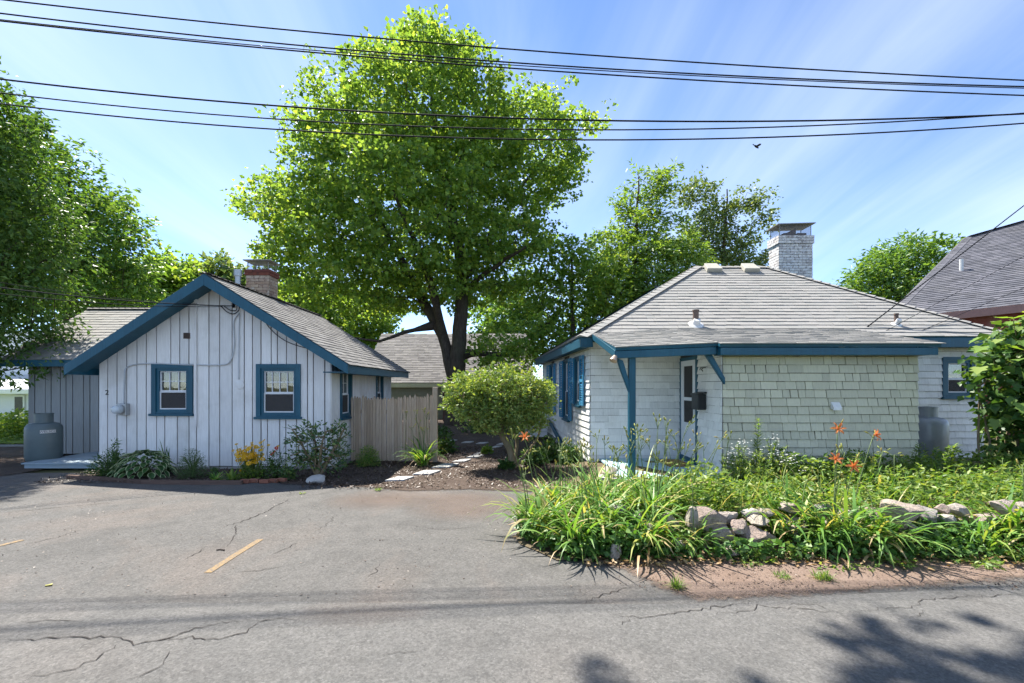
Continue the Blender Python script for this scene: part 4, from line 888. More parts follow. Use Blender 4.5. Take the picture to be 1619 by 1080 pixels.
x0 = (27 - CX) * 22 / F; m = MB(); m.box(x0 - 0.08, x0 + 0.45, 21.90, 21.965, 0.15, 1.15); w_ = m.build('window', M_white, WH); m = MB(); m.box(x0, x0 + 0.37, 21.885, 21.90, 0.22, 1.07); m.build('pane', plain('far_glass', (0.07, 0.08, 0.08), 0.1, 0, 0.6), w_)
NH = thing('neighbour_house', 'red sided house with steep slate grey roof beyond the cottage', 'house', (18, 17, 0))
A_, B_, C_ = at(1402, 505, 15.5), at(1720, 470, 13.4), at(1530, 375, 18.8)
n_ = (B_ - A_).cross(C_ - A_).normalized()
def on_pl(px, py): d = Vector(((px - CX) / F, 1, -(py - CY) / F)); o = Vector((0, 0, H)); return o + d * ((A_ - o).dot(n_) / d.dot(n_))
D_ = on_pl(1830, 290); P = [A_, B_, D_, C_]; m = MB(); slab(m, P, 0.1); rf = m.build('roof', M_pinkf, NH); m = MB(); roof_tabs(m, P, 0.15, (0.18, 0.36), 0.02, 71); caps(m, A_, C_, n_ + Vector((-.6, 0, 0)), 0.3); caps(m, C_, D_, n_ + Vector((0, .8, 0)), 0.3); m.build('shingles', M_roofN, rf, kind='stuff')
e_ = (B_ - A_).normalized(); fascia(NH, A_ - Z3 * 0.12, B_ - Z3 * 0.12, 0.05, 0.24, M_pinkf)
bk = Vector((n_.x, n_.y, 0)).normalized() * -0.45
wa, wb_ = A_ + bk + e_ * 0.5, B_ + bk; m = MB(); m.prism([(wa.x, wa.y, 0), (wb_.x, wb_.y, 0), (wb_.x, wb_.y, wb_.z + 0.1), (wa.x, wa.y, wa.z + 0.1)], -bk * -12); m.build('wall', M_redsid, NH)
p = on_pl(1520, 428); m = MB(); m.tube([p - Z3 * 0.1, p + Z3 * 0.42], 0.06, 10); m.build('vent_pipe', M_lead, NH)
# dark slatted fence behind the garden
SF = thing('slat_fence', 'dark horizontal slat fence in shade behind the maple', 'fence', (-0.3, 20.2, 0))
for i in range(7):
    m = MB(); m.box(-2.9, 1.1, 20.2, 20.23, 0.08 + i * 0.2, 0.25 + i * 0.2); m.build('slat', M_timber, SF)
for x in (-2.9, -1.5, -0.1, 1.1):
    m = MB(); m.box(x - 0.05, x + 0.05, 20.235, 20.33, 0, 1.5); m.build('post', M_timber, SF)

# ------------------------------------------------------------------ stockade fence
FE = thing('stockade_fence', 'weathered grey stockade fence beside the board cottage', 'fence', (-2.4, 9.6, 0))
rr = random.Random(4); x = -3.34
while x < -1.60:
    w = rr.uniform(0.042, 0.062); yy = 9.62 - 0.06 * (x + 3.34); h = 1.38 + rr.uniform(-0.03, 0.03) + 0.03 * math.sin(x * 3); l = rr.uniform(-0.008, 0.008)
    m = MB(); m.prism([(x, yy, 0.02), (x + w, yy, 0.02), (x + w + l, yy, h - 0.05), (x + w * 0.62 + l, yy, h), (x + w * 0.38 + l, yy, h), (x + l, yy, h - 0.05)], (0, 0.022, 0)); o = m.build('picket', M_picket, FE)
    x += w + rr.uniform(0.004, 0.010)
for z in (0.35, 1.05):
    m = MB(); m.beam((-3.34, 9.67, z), (-1.58, 9.565, z), 0.04, 0.07); m.build('rail', M_picket, FE)
m = MB(); m.box(-1.60, -1.50, 9.50, 9.60, 0, 1.57); m.build('post', M_picket, FE, bevel=0.008)
# edging
ED = thing('timber_edging', 'old timber edging along the cottage flower bed', 'edging', gp(250, 762))
P = [gp(107, 757), gp(160, 760), gp(225, 765), gp(300, 766), gp(383, 766)]
for a, b in zip(P, P[1:]):
    m = MB(); m.beam(a + Z3 * 0.03, b + Z3 * 0.03, 0.05, 0.07); m.build('timber', M_timber, ED)
for i, (px, py) in enumerate([(388, 764), (402, 763), (418, 764), (433, 763), (446, 762)]):
    p = gp(px, py); m = MB(); a = rr.uniform(-0.15, 0.15); d = Vector((math.cos(a), math.sin(a), 0)) * 0.072
    m.beam(p - d + Z3 * 0.035, p + d + Z3 * 0.03, 0.07, 0.06); o = m.build('edging_brick', plain('faded_brick', (0.30, 0.12, 0.08), 0.9, var=0.4), None, bevel=0.006)
    tag(o, ['faded red brick at the left end of the brick edging', 'tan topped brick second from the timber edging', 'broad red brick in the middle of the brick edging', 'dark red brick left of the pebbles', 'small brick fragment nearest the round stone'][i], 'brick', 'bricks edging the flower bed')
# stepping stones
pts = [(633, 759, 40, 9), (676, 749, 40, 9), (706, 738, 38, 9), (731, 730, 36, 8), (752, 723, 34, 7), (757, 718.5, 14, 6), (772, 714, 20, 6), (785, 708, 22, 5), (795, 703, 22, 5), (716, 698, 16, 3.5), (740, 700.5, 24, 3.5), (763, 702, 26, 3.5)]
nm = ['nearest the parking lot', 'second from the parking lot', 'third from the parking lot', 'beside the grass clump, fourth from the lot', 'fifth from the lot', 'small rounded, left at the bend', 'small, right at the bend', 'left of the shrub trunk', 'just left of the shrub stem, farthest on its row', 'leftmost in the shaded cross path', 'middle of the shaded cross path', 'right in the shaded cross path']
for i, (px, py, w, h) in enumerate(pts):
    p = gp(px, py); dx, dy = w * p.y / F / 2 * (0.8 if i < 3 else 0.62), max(0.11, (gp(px, py - h / 2).y - gp(px, py + h / 2).y) / 2 * (0.7 if i < 3 else 0.55)); sk = dy * 0.5
    q = [(p.x - dx - sk * .6, p.y - dy), (p.x + dx - sk, p.y - dy * .8), (p.x + dx + sk * .4, p.y + dy), (p.x - dx + sk, p.y + dy * .9)]
    m = MB(); m.prism([(a, b, 0.004) for a, b in q], (0, 0, 0.032)); tag(m.build('stepping_stone', M_flag, None, bevel=0.01), 'pale flat stepping stone, ' + nm[i], 'stepping stone', 'stepping stones of the garden path')
# ------------------------------------------------------------------ stones
def rock_mesh(seed, dims, sub=3, facets=9):
    import bmesh
    rr = random.Random(seed); bm = bmesh.new(); bmesh.ops.create_icosphere(bm, subdivisions=sub, radius=1.0)
    pl = [(Vector((rr.gauss(0, 1), rr.gauss(0, 1), rr.gauss(0, 1))).normalized(), rr.uniform(0.46, 0.8)) for _ in range(facets + 6)]
    off = Vector((rr.random() * 50, rr.random() * 50, rr.random() * 50))
    for v in bm.verts:
        c = v.co.copy()
        for n, d in pl:
            k = c.dot(n)
            if k > d: c -= n * (k - d) * 0.97
        c *= 1 + 0.16 * noise.noise(c * 1.7 + off) + 0.06 * noise.noise(c * 4.5 + off) + 0.025 * noise.noise(c * 11 + off)
        v.co = Vector((c.x * dims[0], c.y * dims[1], c.z * dims[2]))
    me = bpy.data.meshes.new('stone'); bm.to_mesh(me); bm.free()
    me.polygons.foreach_set('use_smooth', [True] * len(me.polygons)); me.set_sharp_from_angle(angle=math.radians(22)); return me
SW = thing('stone_wall', 'low tumbled fieldstone wall along the lily bed', 'stone wall', (3.0, 4.5, 0))
stones = [(1084, 806, 1106, 836, 4.38, 0), (1094, 802, 1141, 842, 4.5, -14), (1135, 806, 1166, 829, 4.56, 8), (1121, 829, 1159, 862, 4.45, 5), (1158, 821, 1179, 849, 4.42, 12), (1172, 802, 1203, 821, 4.6, 0), (1196, 801, 1224, 817, 4.66, 5), (1181, 817, 1214, 832, 4.46, 6),
          (1163, 832, 1219, 877, 4.40, 4), (1286, 793, 1318, 811, 4.65, -10), (1226, 796, 1268, 811, 4.68, 6), (1140, 862, 1166, 882, 4.25, 0), (1392, 791, 1450, 833, 4.45, 14), (1442, 800, 1480, 830, 4.5, 10), (1478, 798, 1499, 813, 4.6, 5), (1496, 795, 1531, 817, 4.62, 8),
          (1480, 813, 1511, 833, 4.5, 18), (1434, 828, 1450, 845, 4.36, 0), (1573, 788, 1607, 820, 4.55, 10), (1605, 795, 1640, 815, 4.6, 4), (1451, 826, 1492, 852, 4.5, 4), (1222, 815, 1268, 850, 4.6, 0), (1268, 812, 1320, 850, 4.6, 5), (1320, 800, 1360, 840, 4.62, -5), (1358, 800, 1396, 846, 4.6, 4),
          (1528, 808, 1578, 842, 4.62, 0), (1580, 818, 1640, 850, 4.6, 5), (1640, 800, 1690, 850, 4.6, 0), (996, 812, 1022, 836, 4.55, 10), (1008, 830, 1036, 856, 4.45, -8), (962, 796, 990, 814, 4.75, 5), (1040, 812, 1080, 850, 4.55, 4), (1056, 846, 1090, 870, 4.35, 0), (1100, 846, 1126, 872, 4.42, 8), (1395, 832, 1432, 858, 4.48, 0), (1500, 828, 1540, 856, 4.5, 0), (960, 862, 982, 886, 4.15, 0)]
for i, (x0, y0, x1, y1, Y, rot) in enumerate(stones):
    p = at((x0 + x1) / 2, (y0 + y1) / 2, Y); w, h = (x1 - x0) * Y / F / 2 * 1.28, (y1 - y0) * Y / F / 2 * 1.32
    o = link_mesh('stone', rock_mesh(200 + i, (w, min(0.24, max(w, h) * 0.9), h), 3, 10), M_stone, SW); o.location = p; o.rotation_euler = (0, math.radians(rot), 0)
def loose(name, label, px, py, w, h, seed, mat=None, z=0.0, cat='stone'):
    p = gp(px, py, z); o = link_mesh(name, rock_mesh(seed, (w, w * 0.8, h), 3, 5), mat or M_stone); o.location = (p.x, p.y, z + h * 0.75); tag(o, label, cat)
loose('round_stone', 'smooth pale round stone under the shrub at the bed corner', 500, 764, 0.17, 0.085, 301, plain('pale_stone', (0.44, 0.42, 0.40), 0.9))
p = Vector((1.50, 6.75, 0)); m = MB(); m.lathe([(0.14, 0), (0.17, 0.03), (0.18, 0.26), (0.13, 0.26)], p, 18); tag(m.build('plant_pot', M_conc, None, autos=40), 'round stone pot at the corner of the porch deck', 'pot')
o = link_mesh('round_stone', rock_mesh(302, (0.12, 0.12, 0.09), 3, 3), plain('tan_stone', (0.42, 0.37, 0.30), 0.9)); o.location = (1.50, 6.75, 0.32); tag(o, 'tan rounded stone sitting on the pot by the porch', 'stone')

# ------------------------------------------------------------------ wires
def wire(name, label, pts, r, cat='wire', group=None, ext=0.6, mat=None, n=60):
    P = [at(*p) for p in pts]; m = MB(); out = []
    for i in range(n + 1):
        t = -ext + (1 + 2 * ext) * i / n; L0 = (t - .5) * (t - 1) * 2; L1 = -4 * t * (t - 1); L2 = 2 * t * (t - .5)
        out.append(P[0] * L0 + P[1] * L1 + P[2] * L2)
    m.tube(out, r, 6); return tag(m.build(name, mat or M_rubber, None, smooth=True), label, cat, group)
GW = 'overhead street wires'
wire('utility_wire', 'topmost black wire crossing the sky over the maple top', [(0, -1, 5.7), (810, 78, 6.2), (1619, 127, 6.4)], 0.0096, group=GW)
wire('utility_wire', 'second wire from the top crossing the sky', [(0, 21, 5.7), (810, 99, 6.2), (1619, 137, 6.4)], 0.0096, group=GW)
wire('utility_wire', 'thin wire closely under the second from the top', [(0, 31, 5.75), (810, 103, 6.25), (1619, 139.5, 6.5)], 0.0064, group=GW)
wire('utility_wire', 'third heavy wire from the top, lowest of the upper bundle', [(0, 33, 5.7), (810, 108, 6.2), (1619, 151, 6.4)], 0.0096, group=GW)
wire('utility_wire', 'thickest black wire, uppermost of the lower three', [(0, 125, 5.6), (810, 187, 5.8), (1619, 180, 5.9)], 0.0104, group=GW)
wire('utility_wire', 'middle wire of the lower three crossing the maple', [(0, 147, 5.6), (810, 204, 5.8), (1619, 179, 5.9)], 0.0080, group=GW)
wire('utility_wire', 'lowest of the overhead wires, sagging below the others', [(0, 164, 5.6), (810, 220, 5.8), (1619, 195, 5.9)], 0.0088, group=GW)
def drop(label, a, b, sag, r, lead=True, mat=None):
    A, B = at(*a), at(*b); A2 = A + (A - B) * 0.5; m = MB(); out = []
    for i in range(31):
        t = i / 30; out.append(A2.lerp(B, t) - Z3 * sag * 4 * t * (1 - t) * (1.0))
    m.tube(out, r, 6); return tag(m.build('service_cable', mat or M_rubber, None, smooth=True), label, 'cable', 'service cables to the houses')
drop('upper twisted service cable reaching the board cottage gable', (0, 444, 7.2), (372, 484, 8.6), 0.12, 0.009)
drop('lower thin service cable reaching the board cottage gable', (0, 452, 7.2), (352, 485, 8.62), 0.14, 0.006)
drop('pale cable running to the top of the cottage conduit', (0, 436, 7.3), (312, 480, 8.62), 0.12, 0.004)
drop('black cable dropping onto the shingled cottage roof', (1619, 325, 9.3), (1366, 521, 8.55), 0.0, 0.011)
drop('thin cable low over the cottage roof toward the slate roof', (1619, 405, 9.6), (1392, 528, 8.4), 0.0, 0.005)
drop('thinnest cable, lowest over the cottage roof at right', (1619, 455, 9.6), (1440, 530, 8.35), 0.0, 0.005)
# a bird in flight
p = at(1196, 232, 16); m = MB(); m.lathe([(0.005, -0.13), (0.03, -0.08), (0.04, 0), (0.03, 0.07), (0.02, 0.1), (0.004, 0.13)], (0, 0, 0), 8, Matrix.Rotation(math.radians(90), 3, 'Y'))
for s in (-1, 1): m.add([(0.05, 0, 0.01), (-0.05, 0, 0.01), (-0.06, s * 0.14, 0.06), (0.0, s * 0.17, 0.07), (0.05, s * 0.1, 0.05)], [(0, 1, 2, 3, 4)])
m.add([(-0.12, 0.0, 0), (-0.2, 0.04, 0), (-0.2, -0.04, 0)], [(0, 1, 2)]); o = m.build('bird', M_black); o.location = p; o.rotation_euler = (0.3, 0.2, 0.5); tag(o, 'small dark bird flying right of the maple', 'bird')

# ------------------------------------------------------------------ leaves and trees
def unit(a): return a / np.maximum(np.linalg.norm(a, axis=-1, keepdims=True), 1e-9)
def leaf_mesh(name, P, D, N, L, W, fold=0.25, wide=0.45):
    """kites: base, left, tip, right, folded along the midrib"""
    D = unit(D); S = unit(np.cross(D, N)); N = np.cross(S, D); L = L[:, None]; W = W[:, None]
    b = P; tip = P + D * L; mid = P + D * L * wide
    l = mid - S * W / 2 + N * W * fold; r = mid + S * W / 2 + N * W * fold
    n = len(P); V = np.stack([b, l, tip, r], 1).reshape(-1, 3); i = np.arange(n)[:, None] * 4
    Fc = np.concatenate([i + np.array([0, 2, 1]), i + np.array([0, 3, 2])], 1).reshape(-1, 3); return np_mesh(name, V, Fc)
def leaves_at(rg, P, droop, up, L, W, outw=None, fold=0.25, lv=0.3):
    n = len(P); D = rg.normal(size=(n, 3)); D[:, 2] = D[:, 2] * 0.5 - droop
    if outw is not None: D += outw
    N = rg.normal(size=(n, 3)) * (1 - up); N[:, 2] += up
    s = 1 + lv * rg.normal(size=n).clip(-1.5, 1.5)
    return leaf_mesh('leaves', P, D, N, L * s, W * s, fold)
def sample_crown(rg, ells, n, shell=0.45, mind=0.5, inner=0.12):
    vol = np.array([e[3] * e[4] * e[5] for e in ells]); pts = []; cells = {}; tries = 0
    while len(pts) < n and tries < n * 40:
        tries += 1; e = ells[rg.choice(len(ells), p=vol / vol.sum())]
        d = unit(rg.normal(size=3)); r = shell + (1 - shell) * rg.random() ** 0.6 if rg.random() > inner else rg.random() ** 0.33
        p = np.array(e[:3]) + d * r * np.array(e[3:6])
        key = tuple((p / mind).astype(int)); ok = True
        for i in (-1, 0, 1):
            for j in (-1, 0, 1):
                for k in (-1, 0, 1):
                    for q in cells.get((key[0]+i, key[1]+j, key[2]+k), ()):
                        if ((q - p) ** 2).sum() < mind * mind: ok = False; break
        if ok: pts.append(p); cells.setdefault(key, []).append(p)
    return np.array(pts)
def skeleton(rg, trunk, limbs, clusters, up=0.12, tip=0.008, power=2.2, seg=0.45):
    nodes = []; par = []; fixed = []; plen = []
    def add(p, pa, r=0):
        nodes.append(np.array(p, float)); par.append(pa); fixed.append(r); plen.append(0 if pa < 0 else plen[pa] + np.linalg.norm(nodes[-1] - nodes[pa])); return len(nodes) - 1
    def poly(pts, start):
        last = start
        for (a, ra), (b, rb) in zip(pts, pts[1:]):
            a, b = np.array(a, float), np.array(b, float); k = max(1, int(np.linalg.norm(b - a) / seg))
            for j in range(1, k + 1):
                t = j / k; last = add(a + (b - a) * t + rg.normal(size=3) * 0.02, last, ra + (rb - ra) * t)
    root = add(trunk[0][0], -1, trunk[0][1]); poly(trunk, root)
    for lb in limbs:
        A = np.array(nodes); s = int(np.argmin(((A - np.array(lb[0][0])) ** 2).sum(1))); poly(lb, s)
    A = np.array(nodes); dmin = np.array([np.sqrt(((A - c) ** 2).sum(1)).min() for c in clusters]); ends = {}
    for ci in np.argsort(dmin):
        c = clusters[ci]; A = np.array(nodes); d = np.sqrt(((A - c) ** 2).sum(1)); cost = d + 0.22 * np.array(plen) + np.where(A[:, 2] > c[2] + 0.5, 0.8, 0)
        s = int(np.argmin(cost)); a = nodes[s]; D = np.linalg.norm(c - a); k = max(1, int(D / seg)); last = s; jit = rg.normal(size=3) * 0.07 * D
        for j in range(1, k + 1):
            t = j / k; last = add(a + (c - a) * t + (np.array([0, 0, up * D]) + jit) * 4 * t * (1 - t) * 0.5, last)
        ends[ci] = last
    n = len(nodes); acc = np.zeros(n); rad = np.zeros(n)
    for i in range(n - 1, -1, -1):
        r = max(tip, acc[i] ** (1 / power)); rad[i] = max(r, fixed[i]) if fixed[i] else r
        if par[i] >= 0: acc[par[i]] += r ** power
    for i in range(1, n): rad[i] = min(rad[i], rad[par[i]])
    return np.array(nodes), np.array(par), rad, ends
def branch_mesh(nodes, par, rad, rmin=0.0, big=0.06):
    V = []; Fs = []; off = 0
    for lo, hi, n in ((rmin, big, 5), (big, 9, 10)):
        idx = [i for i in range(1, len(nodes)) if lo <= rad[i] < hi]
        if not idx: continue
        a = nodes[par[idx]]; b = nodes[idx]; ra = rad[par[idx]] if n == 10 else np.minimum(rad[par[idx]], rad[idx] * 1.35); rb = rad[idx]
        d = unit(b - a); x = unit(np.cross(d, np.array([0.31, 0.93, 0.19]))); y = np.cross(d, x); b2 = b + d * (rb * 0.4)[:, None]
        t = np.arange(n) * 2 * np.pi / n; c, s = np.cos(t), np.sin(t)
        ringa = a[:, None] + (x[:, None] * c[None, :, None] + y[:, None] * s[None, :, None]) * ra[:, None, None]
        ringb = b2[:, None] + (x[:, None] * c[None, :, None] + y[:, None] * s[None, :, None]) * rb[:, None, None]
        v = np.concatenate([ringa, ringb], 1).reshape(-1, 3); k = len(idx); base = off + np.arange(k)[:, None, None] * 2 * n; j = np.arange(n)
        q = np.stack([j, (j + 1) % n, n + (j + 1) % n, n + j], 1)[None]; Fs.append((base + q).reshape(-1, 4)); V.append(v); off += len(v)
    return np_mesh('limbs', np.concatenate(V), np.concatenate(Fs))
def tree(name, label, cat, base, trunk, limbs, ells, seed, ncl, nleaf, sig, L, W, leaf_mat, bark=None, group=None, mind=0.5, droop=0.25, up=0.55, flat=0.6, shell=0.45, hang=0.0, upb=0.12, rmin=0.0, fold=0.25, extra=None, tight=0.5):
    rg = np.random.default_rng(seed); t = thing(name, label, cat, base, group)
    cl = sample_crown(rg, ells, ncl, shell, mind)
    if extra is not None: cl = np.concatenate([cl, np.array(extra)])
    nodes, par, rad, ends = skeleton(rg, trunk, limbs, cl, upb)
    link_mesh('trunk', branch_mesh(nodes, par, rad, rmin), bark or M_bark, t, smooth=True)
    k = len(cl); cnt = (nleaf * rg.uniform(0.6, 1.4, k)).astype(int); C = np.repeat(cl, cnt, 0); sc = np.repeat(rg.uniform(0.75, 1.25, k), cnt)[:, None]
    sub = cl[:, None, :] + np.clip(rg.normal(size=(k, 6, 3)), -1.7, 1.7) * sig * np.array([1, 1, flat])          # twig ends inside each spray carry tight leaf clumps
    C = sub.reshape(-1, 3)[np.repeat(np.arange(k) * 6, cnt) + rg.integers(0, 6, len(C))]; sig2 = sig * tight
    off = rg.normal(size=C.shape); ln_ = np.linalg.norm(off, axis=1, keepdims=True); off *= np.minimum(1, 2.0 / ln_) * sig2 * sc; off[:, 2] *= flat
    if hang: off[:, 2] -= hang * rg.random(len(C)) ** 1.5
    cen = cl.mean(0); out = unit(C - cen) * 0.5
    me = leaves_at(rg, C + off, droop, up, L, W, out + unit(off) * 0.5, fold)
    link_mesh('crown', me, leaf_mat, t, kind='stuff')
    return t
def X_(px, Y): return (px - CX) * Y / F
def Zy(py, Y): return H - (py - CY) * Y / F
# the big maple
Y = 18.6
def mp_(px, py, dy=0.0, r=0.1): return ((X_(px, Y + dy), Y + dy, Zy(py, Y + dy)), r)
trunk = [((X_(722, Y), Y, -0.05), 0.58), ((X_(721, Y), Y, 0.25), 0.42), mp_(721, 600, 0, 0.35), mp_(727, 520, 0, 0.29), mp_(732, 440, 0, 0.25), mp_(722, 370, 0, 0.20), mp_(705, 300, 0, 0.16), mp_(690, 220, 0, 0.13), mp_(680, 130, 0, 0.07), mp_(675, 60, 0, 0.03)]
limbs = [[mp_(716, 590, 0, .2), mp_(700, 530, .3, .27), mp_(672, 480, .5, .2), mp_(640, 420, .8, .14), mp_(600, 350, 1, .09), mp_(560, 260, 1, .04)],
         [mp_(700, 530, .3, .16), mp_(688, 470, -.8, .16), mp_(660, 390, -1.5, .1), mp_(620, 300, -2, .05)],
         [mp_(672, 520, .5, .09), mp_(640, 524, -.5, .08), mp_(600, 540, -1.5, .05), mp_(560, 535, -2, .03)],
         [mp_(728, 560, 0, .12), mp_(790, 560, .5, .10), mp_(840, 530, 1, .07), mp_(890, 490, 1.2, .04)],
         [mp_(731, 440, 0, .15), mp_(770, 380, .5, .12), mp_(820, 300, 1, .07), mp_(880, 230, 1.2, .03)],
         [mp_(732, 460, 0, .12), mp_(770, 430, -1.2, .09), mp_(830, 390, -2.4, .05)],
         [mp_(722, 370, 0, .13), mp_(660, 310, .6, .10), mp_(590, 240, 1, .05), mp_(520, 190, 1, .03)],
         [mp_(705, 300, 0, .1), mp_(745, 220, -.6, .07), mp_(780, 150, -.8, .03)]]
def el(px, py, dy, rx, ry, rz): return (X_(px, Y + dy), Y + dy, Zy(py, Y + dy), (rx - 20) * Y / F, ry, (rz - 14 if rz > 40 else rz) * Y / F)
maple_e = [el(665, 350, 0, 200, 4.4, 150), el(680, 210, 0, 165, 3.8, 130), el(670, 145, 0, 88, 2.4, 80), el(840, 250, 0, 90, 2.8, 95), el(545, 265, 0, 95, 2.8, 100), el(475, 350, 0, 88, 2.6, 75), el(470, 420, 0, 60, 2.2, 40), el(820, 400, .5, 70, 2.8, 90), el(580, 455, .5, 120, 3.2, 52), el(560, 165, 0, 70, 2, 55), el(800, 555, 0, 70, 2.0, 30)]
ex = [((X_(px, Y), Y + R.uniform(-1, 1), Zy(py, Y))) for px, py in [(676, 70), (668, 85), (690, 95), (640, 100), (605, 95), (720, 88), (735, 110), (500, 150), (495, 165), (520, 175), (405, 335), (420, 345), (440, 350), (455, 320), (930, 205), (920, 220), (900, 190), (905, 250), (890, 270), (875, 165), (460, 205), (470, 215), (415, 380), (430, 395), (450, 430), (475, 440), (880, 300), (870, 160), (580, 110), (600, 100), (555, 130)]]
tree('maple_tree', 'large green maple rising between the two cottages', 'tree', (X_(722, Y), Y, 0), trunk, limbs, maple_e, 11, 560, 150, 0.40, 0.145, 0.135, M_maple, mind=0.74, droop=0.35, up=0.5, shell=0.62, extra=ex, rmin=0.0)
GT = 'trees behind the cottages'
def simple_tree(name, label, px, Y, ptop, pbot, hw, seed, ncl, nleaf, sig, L, W, mat, mind=0.5, lobes=None, group=GT, tr=0.16, **k):
    x = X_(px, Y); zt, zb = Zy(ptop, Y), Zy(pbot, Y); rx = hw * Y / F; rg = random.Random(seed); hgt = zt - zb; ells = []
    if lobes: ells = [(X_(a, Y), Y + rg.uniform(-.5, .5), Zy(b, Y), rw * Y / F, rw * Y / F * 0.9, rh * Y / F) for a, b, rw, rh in lobes]
    else:
        for i in range(6):
            a = rg.uniform(0, 6.28); q = rg.uniform(0.25, 0.55); ells.append((x + math.cos(a) * rx * q, Y + math.sin(a) * rx * q, zb + hgt * rg.uniform(0.3, 0.75), rx * 0.62, rx * 0.62, hgt * 0.27))
        ells.append((x, Y, zb + hgt * 0.5, rx * 0.8, rx * 0.8, hgt * 0.5))
    trunk = [((x, Y, -0.05), tr * 1.3), ((x + rg.uniform(-.1, .1), Y, max(0.5, zb)), tr), ((x + rg.uniform(-.2, .2), Y, zb + hgt * 0.5), tr * 0.55), ((x, Y, zb + hgt * 0.9), 0.03)]
    return tree(name, label, 'tree', (x, Y, 0), trunk, [], ells, seed, ncl, nleaf, sig, L, W, mat, group=group, mind=mind, **k)
# left: feathery tree hanging over the wing, ash behind it
simple_tree('feathery_tree', 'dark feathery tree hanging over the left edge and wing roof', -40, 9.9, 70, 560, 150, 21, 330, 185, 0.27, 0.115, 0.048, M_feather, 0.46,
            lobes=[(-80, 270, 140, 170), (-15, 350, 90, 130), (-20, 200, 62, 80), (18, 475, 62, 70), (-90, 480, 110, 100), (8, 410, 62, 80), (14, 548, 62, 34), (40, 330, 38, 45)], group=None, tr=0.2, droop=0.45, hang=0.15, flat=0.8)
simple_tree('ash_tree', 'broadleaf tree behind the feathery tree at left', 110, 15.5, 235, 520, 120, 22, 230, 120, 0.34, 0.18, 0.085, M_ash, 0.62,
            lobes=[(110, 350, 75, 75), (170, 370, 50, 55), (80, 280, 55, 55), (130, 440, 80, 55), (60, 400, 90, 90), (190, 400, 35, 30), (130, 300, 45, 40), (40, 330, 80, 90)], group=None, tr=0.22, droop=0.45)
for i, (px, Y_, a, b, hw, lab) in enumerate([(190, 24, 412, 560, 60, 'yellow green tree top behind the wing roof'), (262, 26, 402, 560, 62, 'round tree crown above the left gable slope'), (345, 28, 405, 560, 58, 'pale tree crown left of the brick chimney'), (480, 30, 430, 580, 70, 'tree behind the board cottage right of its chimney'), (575, 34, 445, 600, 70, 'far tree behind the low olive building'), (800, 33, 440, 600, 75, 'far tree seen behind the maple trunk')]):
    simple_tree('background_tree', lab, px, Y_, a, b, hw, 40 + i, 170, 55, 0.42, 0.30, 0.20, [M_locust, M_maple, M_dusk, M_maple, M_maple, M_ash][i], 0.6, tr=0.18, droop=0.3)
simple_tree('small_maple', 'smaller maple filling the gap left of the hip roof', 905, 19, 362, 600, 62, 51, 190, 80, 0.34, 0.135, 0.125, M_maple, 0.5, lobes=[(905, 430, 40, 55), (880, 480, 45, 50), (940, 450, 40, 50), (925, 510, 50, 40), (870, 540, 40, 30), (960, 500, 40, 40)], tr=0.14)
simple_tree('locust_tree', 'bright green feathery tree left of the hip roof peak', 1010, 20, 250, 560, 95, 52, 260, 120, 0.28, 0.20, 0.07, M_locust, 0.52, lobes=[(1018, 292, 15, 34), (1042, 300, 17, 30), (990, 325, 15, 25), (1010, 350, 30, 30), (968, 380, 26, 30), (1050, 370, 28, 28), (1075, 395, 26, 24), (1005, 420, 55, 40), (955, 430, 24, 34), (980, 470, 50, 40), (1085, 420, 30, 26), (1040, 460, 60, 35)], tr=0.18, droop=0.4, hang=0.15)
simple_tree('airy_tree', 'airy grey green tree left of the whitewashed chimney', 1150, 23, 275, 520, 90, 53, 230, 75, 0.34, 0.15, 0.11, M_dusk, 0.5, lobes=[(1103, 305, 24, 22), (1140, 335, 30, 26), (1190, 320, 20, 18), (1115, 370, 35, 30), (1170, 375, 28, 28), (1216, 345, 12, 10), (1205, 412, 20, 18), (1150, 420, 45, 25)], tr=0.16)
simple_tree('round_tree', 'rounded green tree between whitewashed chimney and slate roof', 1420, 25, 372, 560, 95, 54, 300, 80, 0.38, 0.24, 0.10, M_ash, 0.6, lobes=[(1440, 420, 50, 45), (1380, 440, 42, 30), (1470, 420, 38, 40), (1420, 470, 80, 40), (1355, 465, 30, 25), (1490, 460, 35, 50)], tr=0.2)
# roadside tree behind the camera: only its shadow reaches the picture
tk = (2.5, -3.0)
tree('roadside_tree', 'roadside tree whose leaf shadow falls on the road', 'tree', (tk[0], tk[1], 0), [((tk[0], tk[1], -.05), .4), ((tk[0], tk[1], 3), .28), ((tk[0] - .8, tk[1] + 1.2, 7), .18), ((tk[0] - 2, tk[1] + 3, 10), .05)], [],
     [(-0.9, 5.85, 8.8, 1.05, 0.75, 0.6), (-2.75, 5.65, 8.8, 0.85, 0.55, 0.5), (0.1, 6.6, 8.9, 0.35, 0.25, 0.3), (0.9, 4.3, 8.8, 1.3, 1.1, 0.8), (0.3, 2.6, 9.4, 1.3, 1.3, 0.6)], 60, 95, 40, 0.24, 0.20, 0.17, M_maple, mind=0.36)
